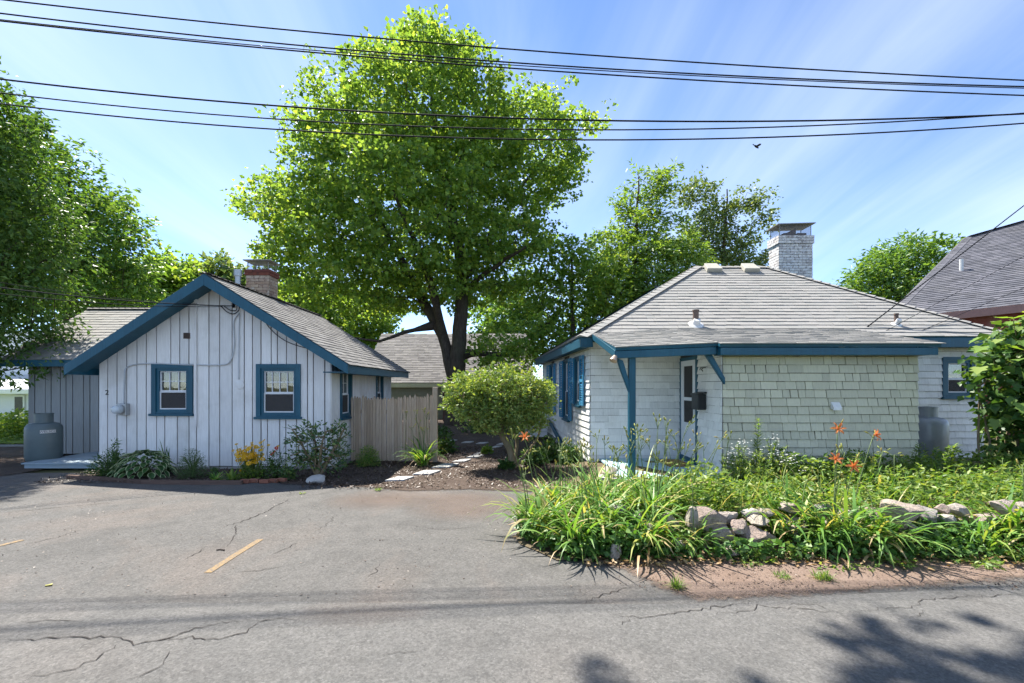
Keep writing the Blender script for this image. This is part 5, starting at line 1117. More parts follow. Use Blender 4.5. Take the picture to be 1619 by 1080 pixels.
# clipped privet standing on crooked stems
PY = 8.86; pv = []
tree('privet_shrub', 'clipped round privet shrub on a leaning bare stem', 'shrub', (X_(812, PY), PY, 0), [((X_(813, PY), PY, -.03), .075), ((X_(806, PY), PY, .35), .062), ((X_(792, PY), PY, .70), .058), ((X_(790, PY), PY, 1.2), .04), ((X_(788, PY), PY, 1.6), .02)],
     [[((X_(793, PY), PY, .68), .04), ((X_(765, PY), PY - .2, .85), .03), ((X_(745, PY), PY - .25, 1.1), .02)], [((X_(795, PY), PY, .62), .035), ((X_(770, PY), PY + .2, .72), .028), ((X_(740, PY), PY + .2, 1.0), .02)], [((X_(835, PY), PY + .3, 0.0), .028), ((X_(852, PY), PY + .3, .55), .022), ((X_(862, PY), PY + .3, 1.1), .015)], [((X_(818, PY), PY + .25, 0.0), .03), ((X_(814, PY), PY + .25, .9), .02)]],
     [(X_(752, PY), PY, 1.40, .50, .48, .42), (X_(800, PY), PY, 1.42, .56, .52, .44), (X_(838, PY), PY, 1.34, .42, .45, .44), (X_(775, PY), PY - .1, 1.10, .45, .4, .28), (X_(828, PY), PY, .98, .40, .4, .26), (X_(725, PY), PY, 1.45, .22, .3, .25)], 71, 300, 75, 0.10, 0.062, 0.032, M_privet, M_barkl, mind=0.12, droop=0.0, up=0.4, flat=1.0, shell=0.6, upb=0.05)
# ------------------------------------------------------------------ small plants
def blades(rg, n, rad, L, W, e0=(62, 86), droop=(40, 120), k=7, z0=0.0, lv=0.25, az=None, fold=0.0, base=None):
    a = rg.uniform(0, 2 * np.pi, n) if az is None else rg.uniform(az[0], az[1], n); r0 = rad * np.sqrt(rg.random(n)); b = rg.uniform(0, 2 * np.pi, n)
    P = np.stack([np.cos(b) * r0, np.sin(b) * r0, np.full(n, z0)], 1) if base is None else base.copy()
    len_ = L * (1 + lv * rg.normal(size=n)).clip(0.4, 1.6); el0 = np.radians(rg.uniform(*e0, n)); dr = np.radians(rg.uniform(*droop, n)); w = W * rg.uniform(0.7, 1.25, n)
    V = []; hd = np.stack([np.cos(a), np.sin(a), np.zeros(n)], 1); sd = np.stack([-np.sin(a), np.cos(a), np.zeros(n)], 1); tw = rg.uniform(-.5, .5, n)
    for i in range(k):
        t = i / (k - 1); el = el0 - dr * t ** 1.4
        if i: P = P + (hd * np.cos(el)[:, None] + np.array([0, 0, 1.0]) * np.sin(el)[:, None]) * (len_ / (k - 1))[:, None]
        up = np.stack([-np.cos(a) * np.sin(el), -np.sin(a) * np.sin(el), np.cos(el)], 1)
        wd = w * (min(1.0, 0.55 + 1.6 * t) if t < .5 else max(0.04, 1 - ((t - .5) * 2) ** 1.8)); s = sd * np.cos(tw * t)[:, None] + up * np.sin(tw * t)[:, None]
        V += [P - s * wd[:, None] / 2, P + s * wd[:, None] / 2]
    V = np.stack(V, 1).reshape(-1, 3); V[:, 2] = np.maximum(V[:, 2], z0 + 0.01) if z0 >= 0 else V[:, 2]
    base_ = np.arange(n)[:, None, None] * 2 * k; q = np.array([[2*i, 2*i+1, 2*i+3, 2*i+2] for i in range(k - 1)])[None]
    return V, (base_ + q).reshape(-1, 4)
def spread_leaves(rg, n, size, spread, L, W, droop=0.1, up=0.6, shape='dome', hmin=0.02):
    """leaves filling a low mound of half widths spread (x, y, height)"""
    d = unit(rg.normal(size=(n, 3))); d[:, 2] = np.abs(d[:, 2]); r = rg.random(n) ** 0.45
    P = d * r[:, None] * np.array(spread); P[:, 2] += hmin
    return leaves_at(rg, P, droop, up, L, W, d * 0.6)
def bud_stem(ms, mbuds, rg, h, lean, az, x=0, y=0, z0=0):
    p0 = Vector((x, y, z0)); d = Vector((math.cos(az), math.sin(az), 0)); pts = [p0 + d * lean * (t ** 1.6) + Z3 * h * t for t in (0, .25, .5, .75, 1)]
    ms.tube(pts, [0.006, 0.0055, 0.005, 0.004, 0.003], 5); top = pts[-1]
    for i in range(rg.integers(3, 6)):
        a = rg.uniform(0, 6.28); q = top + Vector((math.cos(a), math.sin(a), rg.uniform(0.5, 1.6))).normalized() * rg.uniform(0.04, 0.10) - Z3 * rg.uniform(0, 0.06); s = pts[3].lerp(top, rg.uniform(0.4, 1))
        ms.tube([s, q], 0.0025, 4); L = rg.uniform(0.035, 0.06); dr = (q - s).normalized()
        mbuds.tube([q, q + dr * L * .35, q + dr * L * .75, q + dr * L], [0.003, 0.0085, 0.007, 0.002], 5)
    return top
def lily_flower(parent, top, face, size=0.062):
    q = Vector(face).normalized().to_track_quat('Z', 'Y').to_matrix(); m = MB()
    for i in range(6):
        a = i * math.pi / 3; w = 0.40 if i % 2 else 0.28; dr = Vector((math.cos(a), math.sin(a), 0)); sd = Vector((-math.sin(a), math.cos(a), 0)); V = []
        for t, r, z, k in ((0, .04, 0, .06), (.3, .22, .35, w * .7), (.6, .55, .62, w), (.85, .92, .66, w * .7), (1, 1.12, .52, .03)):
            c = dr * r + Z3 * z; V += [top + q @ ((c - sd * k / 2) * size), top + q @ ((c + Z3 * -.05) * size), top + q @ ((c + sd * k / 2) * size)]
        m.add(V, [f for j in range(4) for f in ((3*j, 3*j+1, 3*j+4, 3*j+3), (3*j+1, 3*j+2, 3*j+5, 3*j+4))])
    for i in range(5):
        a = i * 1.25; m.tube([top, top + q @ (Vector((math.cos(a) * .25, math.sin(a) * .25, .8)) * size)], 0.0015, 3)
    m.build('flower', M_orange, parent, local=True, smooth=True)
def lily(name, label, loc, seed, n, L, stems=(), flowers=(), rad=0.14, W=0.024, group='daylily clumps in the lily bed', droop=(45, 130), mat=None, e0=(60, 86)):
    rg = np.random.default_rng(seed); t = thing(name, label, 'plant', loc, group)
    V, Fc = blades(rg, n, rad, L, W, e0, droop); link_mesh('leaves', np_mesh('leaves', V, Fc), mat or M_lily, t, local=True, smooth=True, kind='stuff')
    V, Fc = blades(rg, max(4, n // 7), rad * 1.1, L * 0.75, W * 0.8, (15, 60), (70, 140)); link_mesh('dead_leaves', np_mesh('dead_leaves', V, Fc), M_litter, t, local=True, smooth=True, kind='stuff')
    if stems:
        ms, mbd = MB(), MB()
        for (h, ln, az, x, y) in stems: bud_stem(ms, mbd, rg, h, ln, az, x, y)
        ms.build('flower_stems', M_stem, t, local=True, smooth=True, kind='stuff'); mbd.build('buds', M_bud, t, local=True, smooth=True, kind='stuff')
    for (px, py, Yf, face) in flowers:
        p = at(px, py, Yf) - Vector(loc); ms, mbd = MB(), MB(); b = Vector((p.x * 0.25, p.y * .3, 0)); az = 0
        pts = [b + (p - b) * s + Vector((0, 0, 0.06 * math.sin(s * 3.14))) for s in (0, .3, .6, .85, 1)]; ms.tube(pts, [.006, .0055, .005, .004, .004], 5); ms.build('flower_stem', M_stem, t, local=True, smooth=True)
        lily_flower(t, p, face, 0.062)
        for k in range(3):
            q = p + Vector((rg.uniform(-.05, .05), rg.uniform(-.03, .03), rg.uniform(.0, .07))); mbd.tube([p - Z3 * .03, q], 0.0025, 4); mbd.tube([q, q + (q - p) * .4, q + (q - p) * .9], [.004, .008, .002], 5)
        mbd.build('buds', M_bud, t, local=True, smooth=True)
    return t
def S(rg, n, h0, h1, lean=(0.02, 0.25), r=0.15): return [(rg.uniform(h0, h1), rg.uniform(*lean), rg.uniform(0, 6.28), rg.uniform(-r, r), rg.uniform(-r, r)) for _ in range(n)]
q = random.Random(12)
def lz(x, y): return max(0.0, bed_z(x, y) - 0.01)
LG = 'daylily clumps in the lily bed'
clumps = [(0.30, 4.85, 90, .62, 4, 'bushy daylily clump at the parking lot corner of the bed'), (0.62, 4.45, 80, .55, 2, 'daylily clump with yellowed drooping leaves at the pavement edge'), (0.55, 5.35, 95, .66, 7, 'daylily clump with tall bud stems nearest the privet'),
          (0.95, 4.75, 100, .66, 3, 'full daylily clump in the middle of the bed front'), (1.05, 5.3, 100, .68, 8, 'daylily clump with many bud stems before the house corner'), (1.28, 4.38, 85, .62, 2, 'daylily clump leaning over the dirt left of the stones'), (1.50, 4.9, 100, .68, 5, 'daylily clump behind the leftmost stones'), (1.45, 5.6, 95, .68, 8, 'daylily clump below the pot by the porch'),
          (0.75, 5.9, 80, .62, 5, 'daylily clump at the back left of the bed'), (1.25, 6.15, 80, .60, 6, 'daylily clump at the left end of the deck'), (1.85, 5.35, 95, .62, 6, 'daylily clump in front of the porch post'), (1.66, 4.36, 50, .46, 1, 'trailing daylily clump against the yellowish slab'), (2.15, 5.7, 90, .58, 6, 'daylily clump before the pale deck'), (2.5, 5.9, 80, .52, 4, 'daylily clump before the doormat'), (1.75, 6.1, 80, .55, 5, 'daylily clump close under the porch post'), (2.25, 5.15, 60, .45, 2, 'low daylily clump behind the big white stone')]
for i, (x, y, n, L, ns, lab) in enumerate(clumps):
    rg = random.Random(500 + i); fl = [(829, 692, 5.2, (0.1, -1, .7))] if i == 2 else []
    lily('daylily', lab, (x, y, lz(x, y)), 500 + i, n + 20, L * (.58 if x > 1.6 and y > 5 else 1 if y < 5.5 else .72), S(rg, ns if y < 5.7 else ns - 2, .62, 1.12 if y < 5.5 else .95), fl, 0.16)
lily('daylily', 'large arching daylily clump with four orange blooms at the wall', (3.15, 4.42, 0.02), 531, 135, .68, S(random.Random(3), 4, .6, .95), [(1324, 679, 4.5, (-.3, -1, .5)), (1381, 688, 4.6, (.5, -1, .3)), (1320, 727, 4.4, (-.2, -1, .6)), (1349, 737, 4.45, (-.5, -1, .2))], 0.2, 0.026)
lily('daylily', 'drooping daylily clump right of the arching one with blooms', (3.52, 4.36, 0.02), 532, 90, .60, S(random.Random(4), 1, .5, .7), [], 0.16, 0.026)
lily('daylily', 'daylily clump spreading over the stones at the right edge', (5.02, 4.50, 0.03), 533, 120, .62, S(random.Random(5), 2, .5, .8), [], 0.2, 0.026)
lily('daylily', 'small daylily clump between the pink stones and right edge', (4.55, 4.38, 0.02), 534, 60, .48, (), [], 0.16, 0.022)
lily('daylily', 'daylily clump left of the largest grooved stone', (2.78, 4.58, 0.08), 535, 70, .56, S(random.Random(8), 2, .5, .75), [], 0.14)
lily('daylily', 'budding daylily behind the small pink stones', (4.5, 5.6, 0.2), 536, 40, .45, S(random.Random(9), 3, .45, .7), [], 0.12)
# ground cover
rg = np.random.default_rng(77)
def cover(name, label, cat, n, xr, yr, h, L, W, mat, zf, seed, mask=None, up=0.6, hp=1.0):
    rg = np.random.default_rng(seed); x = rg.uniform(*xr, n); y = rg.uniform(*yr, n)
    nz = np.array([noise.noise(Vector((a * 1.6, b * 1.6, seed))) for a, b in zip(x, y)])
    k = np.ones(n, bool) if mask is None else np.array([mask(a, b) for a, b in zip(x, y)]); k &= (rg.random(n) < 0.65 + 0.9 * nz)
    x, y, nz = x[k], y[k], nz[k]; z = np.array([zf(a, b) for a, b in zip(x, y)]) + rg.random(len(x)) ** hp * h * (1 + 1.0 * nz)
    me = leaves_at(rg, np.stack([x, y, z], 1), 0.05, up, L, W, None, 0.2, 0.35); o = link_mesh(name, me, mat); return tag(o, label, cat, kind='stuff')
cover('weeds', 'yellow green weeds covering the raised bed', 'weeds', 46000, (1.7, 9.5), (4.6, 6.95), 0.32, 0.062, 0.028, M_weed, bed_z, 81, lambda x, y: not (x < 3.2 and y > 5.55), hp=1.2)
cover('low_weeds', 'short weeds before the porch deck', 'weeds', 5000, (1.7, 3.3), (5.5, 6.45), 0.10, 0.05, 0.025, M_weed, bed_z, 96)
cover('weeds', 'weeds around the lily stems', 'weeds', 9000, (0.15, 2.4), (4.3, 6.4), 0.16, 0.06, 0.03, M_weed, bed_z, 82, lambda x, y: x > 0.15 + (4.7 - y) * .7 and not (x > 1.6 and y > 6.3))
def grass_cover(n, seed):
    rg = np.random.default_rng(seed); x = rg.uniform(1.9, 8.0, n); y = rg.uniform(4.7, 6.8, n); k = ~((x < 3.2) & (y > 5.5)) & (rg.random(n) < 0.5 + np.array([noise.noise(Vector((p * 1.1, q * 1.1, 4))) for p, q in zip(x, y)])); x, y = x[k], y[k]
    V, Fc = blades(rg, len(x), 0, 0.38, 0.009, (55, 88), (20, 90), 5, -1, 0.3, base=np.stack([x, y, np.array([bed_z(p, q) for p, q in zip(x, y)])], 1)); tag(link_mesh('tall_grass', np_mesh('tall_grass', V, Fc), M_lily, smooth=True), 'thin tall grass among the bed weeds', 'grass', kind='stuff')
grass_cover(3800, 95)
cover('ivy', 'variegated ivy at the parking lot corner of the bed', 'ivy', 5200, (0.1, 1.3), (4.12, 4.85), 0.20, 0.055, 0.045, M_ivy, lambda x, y: 0.02, 83, lambda x, y: x > 0.05 + (4.75 - y) * 0.75)
cover('ivy', 'ivy climbing at the foot of the stones', 'ivy', 7500, (1.2, 5.6), (4.12, 4.52), 0.17, 0.055, 0.045, M_ivy, lambda x, y: 0.01 + max(0, (y - 4.2) * 0.35), 84, lambda x, y: not (1.75 < x < 2.6 and y > 4.24))
cover('roadside_weeds', 'sparse weeds on the dirt edge below the stones', 'weeds', 5000, (2.0, 5.8), (3.92, 4.25), 0.05, 0.045, 0.02, M_weed, lambda x, y: 0.012, 85, lambda x, y: noise.noise(Vector((x * 3, y * 3, 2))) > 0.12)
cover('leaf_litter', 'dry leaves on the dirt below the stones', 'leaf litter', 1500, (0.6, 5.8), (4.0, 4.4), 0.03, 0.05, 0.025, M_litter, lambda x, y: 0.012, 86, up=0.8)
cover('mulch_chips', 'brown bark chips strewn over the mulch', 'mulch', 16000, (-3.3, 1.3), (7.05, 12), 0.012, 0.05, 0.022, M_chip, lambda x, y: 0.012, 87, lambda x, y: x > -5 and x < 1.1, up=0.85)
cover('mulch_chips', 'bark chips in the cottage flower bed', 'mulch', 7000, (-9, -3.1), (7.45, 8.65), 0.012, 0.045, 0.02, M_chip, lambda x, y: 0.016, 88, lambda x, y: x > -7.8, up=0.85)
cover('lawn_grass', 'sunny grass of the lawn at far left', 'grass', 9000, (-20, -11), (12.6, 15), 0.08, 0.12, 0.02, M_weed, lambda x, y: 0.01, 89, up=0.1)
cover('pebbles', 'small grit on the dirt shoulder', 'grit', 2600, (1.0, 5.8), (3.4, 4.2), 0.006, 0.018, 0.015, M_chip, lambda x, y: 0.011, 91, lambda x, y: y > 3.55, up=0.9)
cover('lot_grit', 'loose grit scattered over the parking lot', 'grit', 2200, (-9, 1.0), (3.4, 7.2), 0.003, 0.014, 0.012, M_chip, lambda x, y: 0.003, 92, up=0.9)
# tall weed and white flowers before the sage wall
def leafy_stem(t, rg, h, n, L, W, mat, x=0, y=0, lean=0.05, up=0.3):
    a = rg.uniform(0, 6.28); m = MB(); pts = [Vector((x + math.cos(a) * lean * s * s, y + math.sin(a) * lean * s * s, h * s)) for s in (0, .35, .7, 1)]; m.tube(pts, [.007, .006, .005, .003], 5); m.build('stem', M_stem, t, local=True, smooth=True)
    s = rg.random(n) ** 0.8; az = rg.uniform(0, 2 * np.pi, n); P = np.stack([x + math.cos(a) * lean * s * s, y + math.sin(a) * lean * s * s, h * (0.08 + 0.92 * s)], 1); D = np.stack([np.cos(az), np.sin(az), rg.uniform(0.1, 0.8, n)], 1); N = np.stack([-np.cos(az) * .4, -np.sin(az) * .4, np.ones(n)], 1)
    sz = (1.1 - 0.55 * s) * rg.uniform(.8, 1.2, n); return leaf_mesh('leaves', P, D, N, L * sz, W * sz, 0.15)
tw = thing('tall_weed', 'tall leafy weed standing before the sage shingles', 'plant', (3.36, 6.2, 0.2)); rg = np.random.default_rng(5)
link_mesh('leaves', leafy_stem(tw, rg, 0.95, 190, 0.13, 0.022, M_weed), M_weed, tw, local=True, kind='stuff')
for i, (px, Y_, h, lab) in enumerate([(1168, 6.0, .62, 'bushy weed with tiny white flowers at the block corner'), (1222, 6.1, .66, 'white flowered weed right of the tall leafy weed'), (1250, 5.8, .5, 'low white flowered weed before the sage shingles'), (1205, 5.6, .55, 'leafy weed in front of the tall weed')]):
    t = thing('flowering_weed', lab, 'plant', (X_(px, Y_), Y_, 0.2), 'weeds before the sage wall'); rg = np.random.default_rng(600 + i); mw = MB()
    for k in range(9):
        x, y = rg.normal(0, .09), rg.normal(0, .09); hh = h * rg.uniform(.6, 1.1); link_mesh('leaves', leafy_stem(t, rg, hh, 60, 0.085, 0.022, M_weed, x, y, 0.12), M_weed, t, local=True, kind='stuff')
        if i != 3:
            for j in range(7):
                c = Vector((x + rg.normal(0, .05), y + rg.normal(0, .05), hh + rg.normal(0, .04))); mw.lathe([(0.002, 0), (0.010, .002), (0.011, .004), (0.003, .006)], c, 6)
    if i != 3: mw.build('white_flowers', M_whitep, t, local=True, kind='stuff')
for i, (px, Y_, h, lab) in enumerate([(1440, 6.2, .42, 'leafy weed before the sage corner'), (1490, 6.0, .62, 'sapling weed standing before the silver tank'), (1530, 6.0, .40, 'weed clump right of the silver tank'), (1345, 6.3, .45, 'weed clump under the vent hood'), (1280, 6.2, .42, 'weed clump left of the vent hood'), (1575, 5.6, .40, 'weed clump at the foot of the vine'), (1400, 6.4, .45, 'weed clump below the blooms'), (1610, 5.4, .45, 'weed clump at the right edge'), (1310, 6.0, .5, 'tall weed clump behind the left blooms'), (1370, 5.8, .5, 'weed clump between the two high blooms'), (1465, 6.5, .55, 'weed clump hiding the foot of the silver tank'), (1420, 5.6, .42, 'weed clump behind the largest stone'), (1545, 6.4, .6, 'tall weed clump left of the vine'), (1265, 5.5, .4, 'weed clump behind the small pale stone')]):
    t = thing('leafy_weed', lab, 'plant', (X_(px, Y_), Y_, 0.2), 'leafy weeds in the raised bed'); rg = np.random.default_rng(640 + i)
    for k in range(6):
        x, y = rg.normal(0, .13), rg.normal(0, .10); link_mesh('leaves', leafy_stem(t, rg, h * rg.uniform(.6, 1.15), 36, 0.11, 0.045, M_weed, x, y, 0.1), M_weed, t, local=True, kind='stuff')
# vine-covered bush at the right edge: the large leaves are single pieces
vb = thing('vine_bush', 'tall bush smothered in broad vine leaves at right edge', 'bush', (7.55, 6.7, 0)); rg = np.random.default_rng(9)
lv = MB()
ring = [(0, 0), (-.32, -.10), (-.48, .18), (-.30, .30), (-.46, .55), (-.20, .62), (0, 1.0), (.20, .62), (.46, .55), (.30, .30), (.48, .18), (.32, -.10)]
vm = bpy.data.meshes.new('leaf'); vv = [(0, .35, -0.05)] + [(x, y, 0.10 * abs(x) - 0.12 * max(0, y - .5) ** 1.2) for x, y in ring]; vm.from_pydata(vv, [], [(0, i, i % 12 + 1) for i in range(1, 13)]); vm.update(); vm.materials.append(M_vine); vm.polygons.foreach_set('use_smooth', [True] * 12)
ells = [(7.35, 6.55, 1.75, .75, .55, .80), (7.85, 6.6, 2.05, .75, .6, .65), (7.6, 6.6, 1.0, .62, .5, .75), (8.2, 6.6, 1.3, .9, .6, 1.0)]
cnt = 0
while cnt < 290:
    e = ells[rg.integers(0, 4)]; d = unit(rg.normal(size=3))
    if d[1] > 0.35: continue
    p = np.array(e[:3]) + d * np.array(e[3:6]) * rg.uniform(.9, 1.08)
    if p[2] < 0.25: continue
    o = bpy.data.objects.new('leaf', vm); COL.objects.link(o); put(o, vb); nrm = Vector(d * np.array([.6, .8, .4])) + Vector((rg.normal(0, .3), rg.normal(0, .3), .65 + rg.normal(0, .2))); nrm.normalize()
    yv = Vector((d[0] * .4 + rg.normal(0, .4), d[1] * .6, -.9)); yv = (yv - nrm * yv.dot(nrm)).normalized(); xv = yv.cross(nrm); s = rg.uniform(.10, .21) * (1.0 if p[2] > 1.1 else .7)
    Mx = Matrix((xv * s, yv * s, nrm * s)).transposed().to_4x4(); Mx.translation = Vector(p); o.matrix_basis = Mx; cnt += 1
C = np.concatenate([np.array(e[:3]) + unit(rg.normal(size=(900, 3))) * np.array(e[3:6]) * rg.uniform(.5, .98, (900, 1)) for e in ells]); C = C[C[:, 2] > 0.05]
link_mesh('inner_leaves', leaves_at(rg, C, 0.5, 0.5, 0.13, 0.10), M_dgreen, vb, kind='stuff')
ms = MB()
for k in range(14):
    x, y = 7.6 + rg.normal(0, .35), 6.65 + rg.normal(0, .2); ms.tube([(x, y, 0), (x + rg.normal(0, .1), y, .8), (x + rg.normal(0, .3), y - .1, 1.6), (x + rg.normal(0, .4), y - .2, 2.1)], [.02, .016, .012, .006], 5)
for k in range(22):
    p = Vector((rg.uniform(7.0, 8.0), 6.4, rg.uniform(1.9, 2.5))); ms.tube([p, p + Vector((rg.normal(-.1, .12), -.15, rg.uniform(.05, .25))), p + Vector((rg.normal(-.2, .2), -.25, rg.uniform(.02, .3)))], [.006, .004, .002], 4)
ms.build('stems', M_barkl, vb)
C = np.stack([rg.normal(7.0, .25, 1500), rg.normal(6.3, .2, 1500), 0.15 + 0.5 * rg.random(1500)], 1); tag(link_mesh('foot_shrub', leaves_at(rg, C, 0.0, 0.5, 0.07, 0.035), M_weed), 'low leafy shrub at the foot of the vine bush', 'shrub')
# ------------------------------------------------------------------ cottage bed plants
def hmat():
    m = newmat('hosta_leaf'); t = NT(m); e = t.n('ShaderNodeAttribute', attribute_name='edge').outputs['Fac']; r = t.n('ShaderNodeObjectInfo').outputs['Random']
    c = t.ramp(r, [(0, (0.035, 0.10, 0.025)), (1, (0.07, 0.15, 0.04))]); c = t.mixc(t.ramp(e, [(0.70, 0.0), (0.85, 1.0)]), c, (0.45, 0.50, 0.28)); p = t.pbsdf(c, 0.4, 0, .4, None, False)
    tl = t.n('ShaderNodeBsdfTranslucent', {0: c}).outputs[0]; t.out(t.n('ShaderNodeMixShader', {0: .3, 1: p, 2: tl}).outputs[0]); return m
M_hosta = hmat(); hm = bpy.data.meshes.new('leaf'); V = []; E = []
for i in range(8):
    t = i / 7; w = 0.62 * math.sin(min(1, t * 1.02 + .06) * math.pi) ** 0.75 * (1 - .25 * t) if 0 < i < 7 else 0.02
    for j, s in enumerate((-1, -.72, 0, .72, 1)): V.append((s * w / 2, t, 0.10 * abs(s) - 0.32 * t * t)); E.append(abs(s) if i < 6 else 0.9)
hm.from_pydata(V, [], [(i*5+j, i*5+j+1, i*5+j+6, i*5+j+5) for i in range(7) for j in range(4)]); hm.update(); at_ = hm.attributes.new('edge', 'FLOAT', 'POINT'); at_.data.foreach_set('value', E); hm.materials.append(M_hosta); hm.polygons.foreach_set('use_smooth', [True] * len(hm.polygons))
hp = gp(217, 757); hs = thing('hosta', 'variegated hosta with white edged leaves at the cottage wall', 'plant', (hp.x, hp.y + 0.15, 0)); rr = random.Random(6)
for k in range(120):
    t = (k + .5) / 120; a = k * 2.39996; r = 0.52 * math.sqrt(t); z = 0.40 * (1 - t ** 1.3) + 0.05; s = rr.uniform(.13, .20)
    o = bpy.data.objects.new('leaf', hm); COL.objects.link(o); o.parent = hs; o.location = (math.cos(a) * r * 1.05 - math.cos(a) * s * .5, math.sin(a) * r * .8 - math.sin(a) * s * .5, z); o.rotation_euler = (math.radians(rr.uniform(-5, 25) - 45 * t), rr.uniform(-.2, .2), a - math.pi / 2 + rr.uniform(-.3, .3)); o.scale = (s, s, s)
ms = MB()
for k in range(26):
    a = k * 2.4; r = .4 * math.sqrt(k / 26); ms.tube([(0, 0, 0), (math.cos(a) * r * .5, math.sin(a) * r * .4, .2), (math.cos(a) * r, math.sin(a) * r * .8, .36 * (1 - (k / 26) ** 1.3) + .02)], .005, 4)
ms.build('leaf_stalks', M_stem, hs, local=True)
def mound(name, label, px, py, spread, n, L, W, mat, seed, cat='plant', group=None, stems=10, z=0.0, up=.5, droop=0.0, hmin=.02):
    p = gp(px, py, z); t = thing(name, label, cat, p, group); rg = np.random.default_rng(seed)
    link_mesh('leaves', spread_leaves(rg, n, 0, spread, L, W, droop, up, hmin=hmin), mat, t, local=True, kind='stuff'); ms = MB()
    for k in range(stems):
        a = rg.uniform(0, 6.28); r = rg.uniform(.3, .95); ms.tube([(0, 0, 0), (math.cos(a) * spread[0] * r * .4, math.sin(a) * spread[1] * r * .4, spread[2] * .5), (math.cos(a) * spread[0] * r, math.sin(a) * spread[1] * r, spread[2] * (1.05 - r * .5))], [.008, .006, .003], 4)
    ms.build('stems', M_stem if mat is not M_andro else M_barkl, t, local=True); return t, rg
GB = 'plants in the cottage flower bed'
mound('spiky_shrub', 'dark needle leaved shrub left of the hosta', 168, 754, (.26, .22, .42), 900, .085, .012, M_dgreen, 701, group=GB)
t, rg = mound('spiky_shrub', 'taller dark leafy stalk behind the hosta', 182, 748, (.10, .10, .62), 420, .075, .016, M_dgreen, 702, group=GB)
lily('iris', 'upright iris blades right of the hosta', gp(263, 748), 703, 14, .42, (), (), .05, .03, GB, (0, 18), M_dgreen, (76, 90))
mound('wispy_plant', 'wispy feathery green plant in the bed', 304, 757, (.24, .2, .50), 2600, .05, .005, M_fern, 704, group=GB, stems=22)
mound('low_plant', 'small dark sprig between wispy plant and rosettes', 338, 756, (.08, .08, .22), 90, .06, .02, M_dgreen, 705, group=GB)
lily('rosette', 'small leafy rosette left of the yellow flowers', gp(341, 762), 706, 34, .19, (), (), .03, .025, GB, (20, 70), M_lily, (35, 85)); lily('rosette', 'bright leafy rosette at the foot of the yellow flowers', gp(367, 761), 707, 44, .20, (), (), .04, .028, GB, (20, 70), M_weed, (30, 85))
def flowers(t, rg, n, spread, h, petals, rad, mat, name, cen=None):
    for k in range(n):
        c = Vector((rg.normal(0, spread[0]), rg.normal(-.05, spread[1]), h + rg.normal(0, spread[2]))); f = Vector((rg.normal(0, .5), -.8 + rg.normal(0, .3), .9)).normalized(); qq = f.to_track_quat('Z', 'Y').to_matrix(); m = MB()
        for i in range(petals):
            a = i * 2 * math.pi / petals; d = Vector((math.cos(a), math.sin(a), 0)); s = Vector((-math.sin(a), math.cos(a), 0)); w = 2.4 / petals
            m.add([c + qq @ (d * rad * .15), c + qq @ ((d * .6 - s * w) * rad), c + qq @ (d * rad + Z3 * -rad * .1), c + qq @ ((d * .6 + s * w) * rad)], [(0, 1, 2, 3)])
        m.build(name, mat, t, local=True)
        m = MB(); m.tube([(c.x * .5, c.y * .5, 0.05), (c.x * .8, c.y * .8, c.z * .6), tuple(c)], .003, 4); m.build('stalk', M_stem, t, local=True)
t, rg = mound('yellow_flowers', 'clump of yellow orange daisies against the board wall', 398, 757, (.22, .16, .36), 420, .08, .028, M_weed, 710, group=GB, hmin=.0)
flowers(t, rg, 44, (.12, .07, .07), .40, 9, .050, M_yelp, 'flower'); flowers(t, rg, 26, (.17, .06, .06), .56, 7, .030, M_yelp, 'flower'); flowers(t, rg, 2, (.02, .02, .02), .36, 9, .05, M_redp, 'red_flower')
t, rg = mound('red_flower_plant', 'leafy plant with a dark red flower by the yellow daisies', 434, 757, (.2, .16, .46), 700, .055, .016, M_dgreen, 711, group=GB)
flowers(t, rg, 3, (.05, .03, .03), .50, 9, .04, M_redp, 'flower')
mound('low_plant', 'low green plant left of the glossy shrub', 455, 759, (.14, .1, .22), 220, .07, .03, M_andro, 712, group=GB)
# glossy shrub at the corner
sp = gp(503, 757); rg = np.random.default_rng(72)
tree('glossy_shrub', 'open glossy leaved shrub at the cottage corner', 'shrub', sp, [((sp.x, sp.y, -.02), .022), ((sp.x, sp.y, .2), .016)], [[((sp.x, sp.y, .08), .016), ((sp.x + a, sp.y + b, .6), .010), ((sp.x + a * 1.5, sp.y + b * 1.4, .85), .005)] for a, b in ((-.28, 0), (-.12, .1), (.1, -.08), (.27, 0))],
     [(sp.x - .32, sp.y, .72, .2, .2, .17), (sp.x - .05, sp.y, .80, .22, .2, .15), (sp.x + .3, sp.y, .75, .2, .2, .2), (sp.x + .3, sp.y, .42, .2, .2, .25), (sp.x - .3, sp.y, .38, .2, .2, .2), (sp.x + .02, sp.y, .35, .25, .2, .25)], 73, 95, 16, .05, .075, .028, M_andro, M_barkl, mind=.09, droop=-.3, up=.35, flat=1.0, shell=.3)
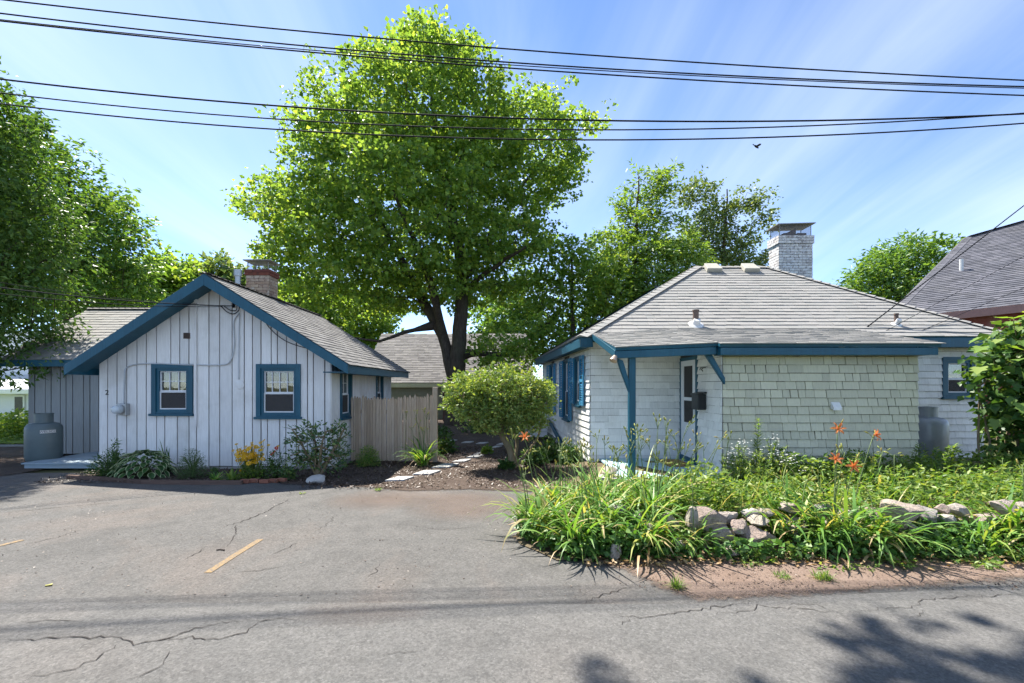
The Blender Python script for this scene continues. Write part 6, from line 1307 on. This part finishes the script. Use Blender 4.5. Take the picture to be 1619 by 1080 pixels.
# plants by the fence and path
mound('feathery_plant', 'soft feathery green plant at the fence foot', 582, 738, (.25, .15, .40), 2400, .06, .007, M_lily, 720, stems=12)
lily('arching_grass', 'arching bright green grass clump at the fence post', gp(668, 737), 721, 85, .62, (), (), .11, .024, None, (50, 120), M_lily)
t = thing('yellow_stalks', 'thin stalks with pale yellow blossoms before the fence', 'plant', gp(670, 734)); rg = np.random.default_rng(8); ms, mbd = MB(), MB()
for k in range(8): bud_stem(ms, mbd, rg, rg.uniform(.7, 1.12), rg.uniform(.02, .2), rg.uniform(0, 6.28), rg.normal(0, .12), rg.normal(0, .05))
ms.build('stems', M_stem, t, local=True, kind='stuff'); mbd.build('blossoms', M_bud, t, local=True, kind='stuff')
mound('shade_plant', 'dark leafy plant just right of the fence post', 702, 716, (.28, .3, .42), 420, .11, .05, M_dgreen, 722)
GS = 'shaded plants along the cottage side'
for i, (px, py, s, lab) in enumerate([(842, 735, (.28, .3, .35), 'dark leafy plant right of the privet stem'), (868, 728, (.32, .4, .5), 'dark leafy plant below the shuttered windows'), (900, 735, (.25, .3, .4), 'leafy plant at the shingled house corner'), (770, 718, (.10, .1, .14), 'small bright plant among the stepping stones'), (800, 742, (.14, .12, .12), 'low greenery at the privet stem foot'), (770, 684, (.9, .5, .3), 'shaded ground cover behind the path'), (690, 690, (.5, .4, .35), 'shaded plants left behind the path')]):
    mound('shade_plant', lab, px, py, s, int(300 + 500 * s[0]), .09, .045, M_dgreen if i not in (3,) else M_weed, 730 + i, group=GS)
for i, (px, py, r, h, n, lab) in enumerate([(1070, 931, .03, .10, 90, 'round grass tuft alone on the dirt shoulder'), (1300, 916, .07, .09, 120, 'weedy grass tuft below the arching daylilies'), (1237, 914, .06, .06, 60, 'thin grass tuft on the dirt left of the daylilies'), (597, 776, .05, .05, 90, 'bright grass tuft at the edge of the mulch path'), (478, 781, .05, .03, 60, 'tiny grass patch in the lot near the round stone')]):
    lily('grass_tuft', lab, gp(px, py), 740 + i, n, h, (), (), r, .005, 'grass tufts on bare ground', (20, 80), M_weed, (40, 88))
mound('hedge_bush', 'green bush in the sun before the white house', 28, 692, (.75, .6, .85), 1900, .09, .06, M_vine, 760, cat='bush'); mound('hedge_bush', 'low bush at the far left edge', 4, 690, (.5, .5, .55), 900, .09, .06, M_vine, 761, cat='bush')
# fallen bits
m = MB(); p = gp(78, 926); m.add([(p.x - .035, p.y, .006), (p.x - .01, p.y - .022, .009), (p.x + .03, p.y - .006, .012), (p.x + .012, p.y + .012, .006), (p.x + .0, p.y + .028, .010), (p.x - .015, p.y + .01, .007)], [(0, 1, 2, 3), (0, 3, 4, 5)]); tag(m.build('fallen_leaf', M_bud), 'single yellow leaf fallen on the parking lot', 'leaf')
m = MB(); p = gp(1473, 903); m.add([(p.x - .035, p.y, .02), (p.x, p.y - .035, .015), (p.x + .04, p.y, .03), (p.x, p.y + .04, .03)], [(0, 1, 2, 3)]); tag(m.build('fallen_leaf', M_litter), 'curled tan leaf on the dirt shoulder', 'leaf')
m = MB(); m.tube([gp(342, 871) + Z3 * .008, gp(348, 870) + Z3 * .008, gp(355, 871) + Z3 * .008], .006, 5); tag(m.build('twig', M_bark), 'short dark twig lying by the yellow line', 'twig')
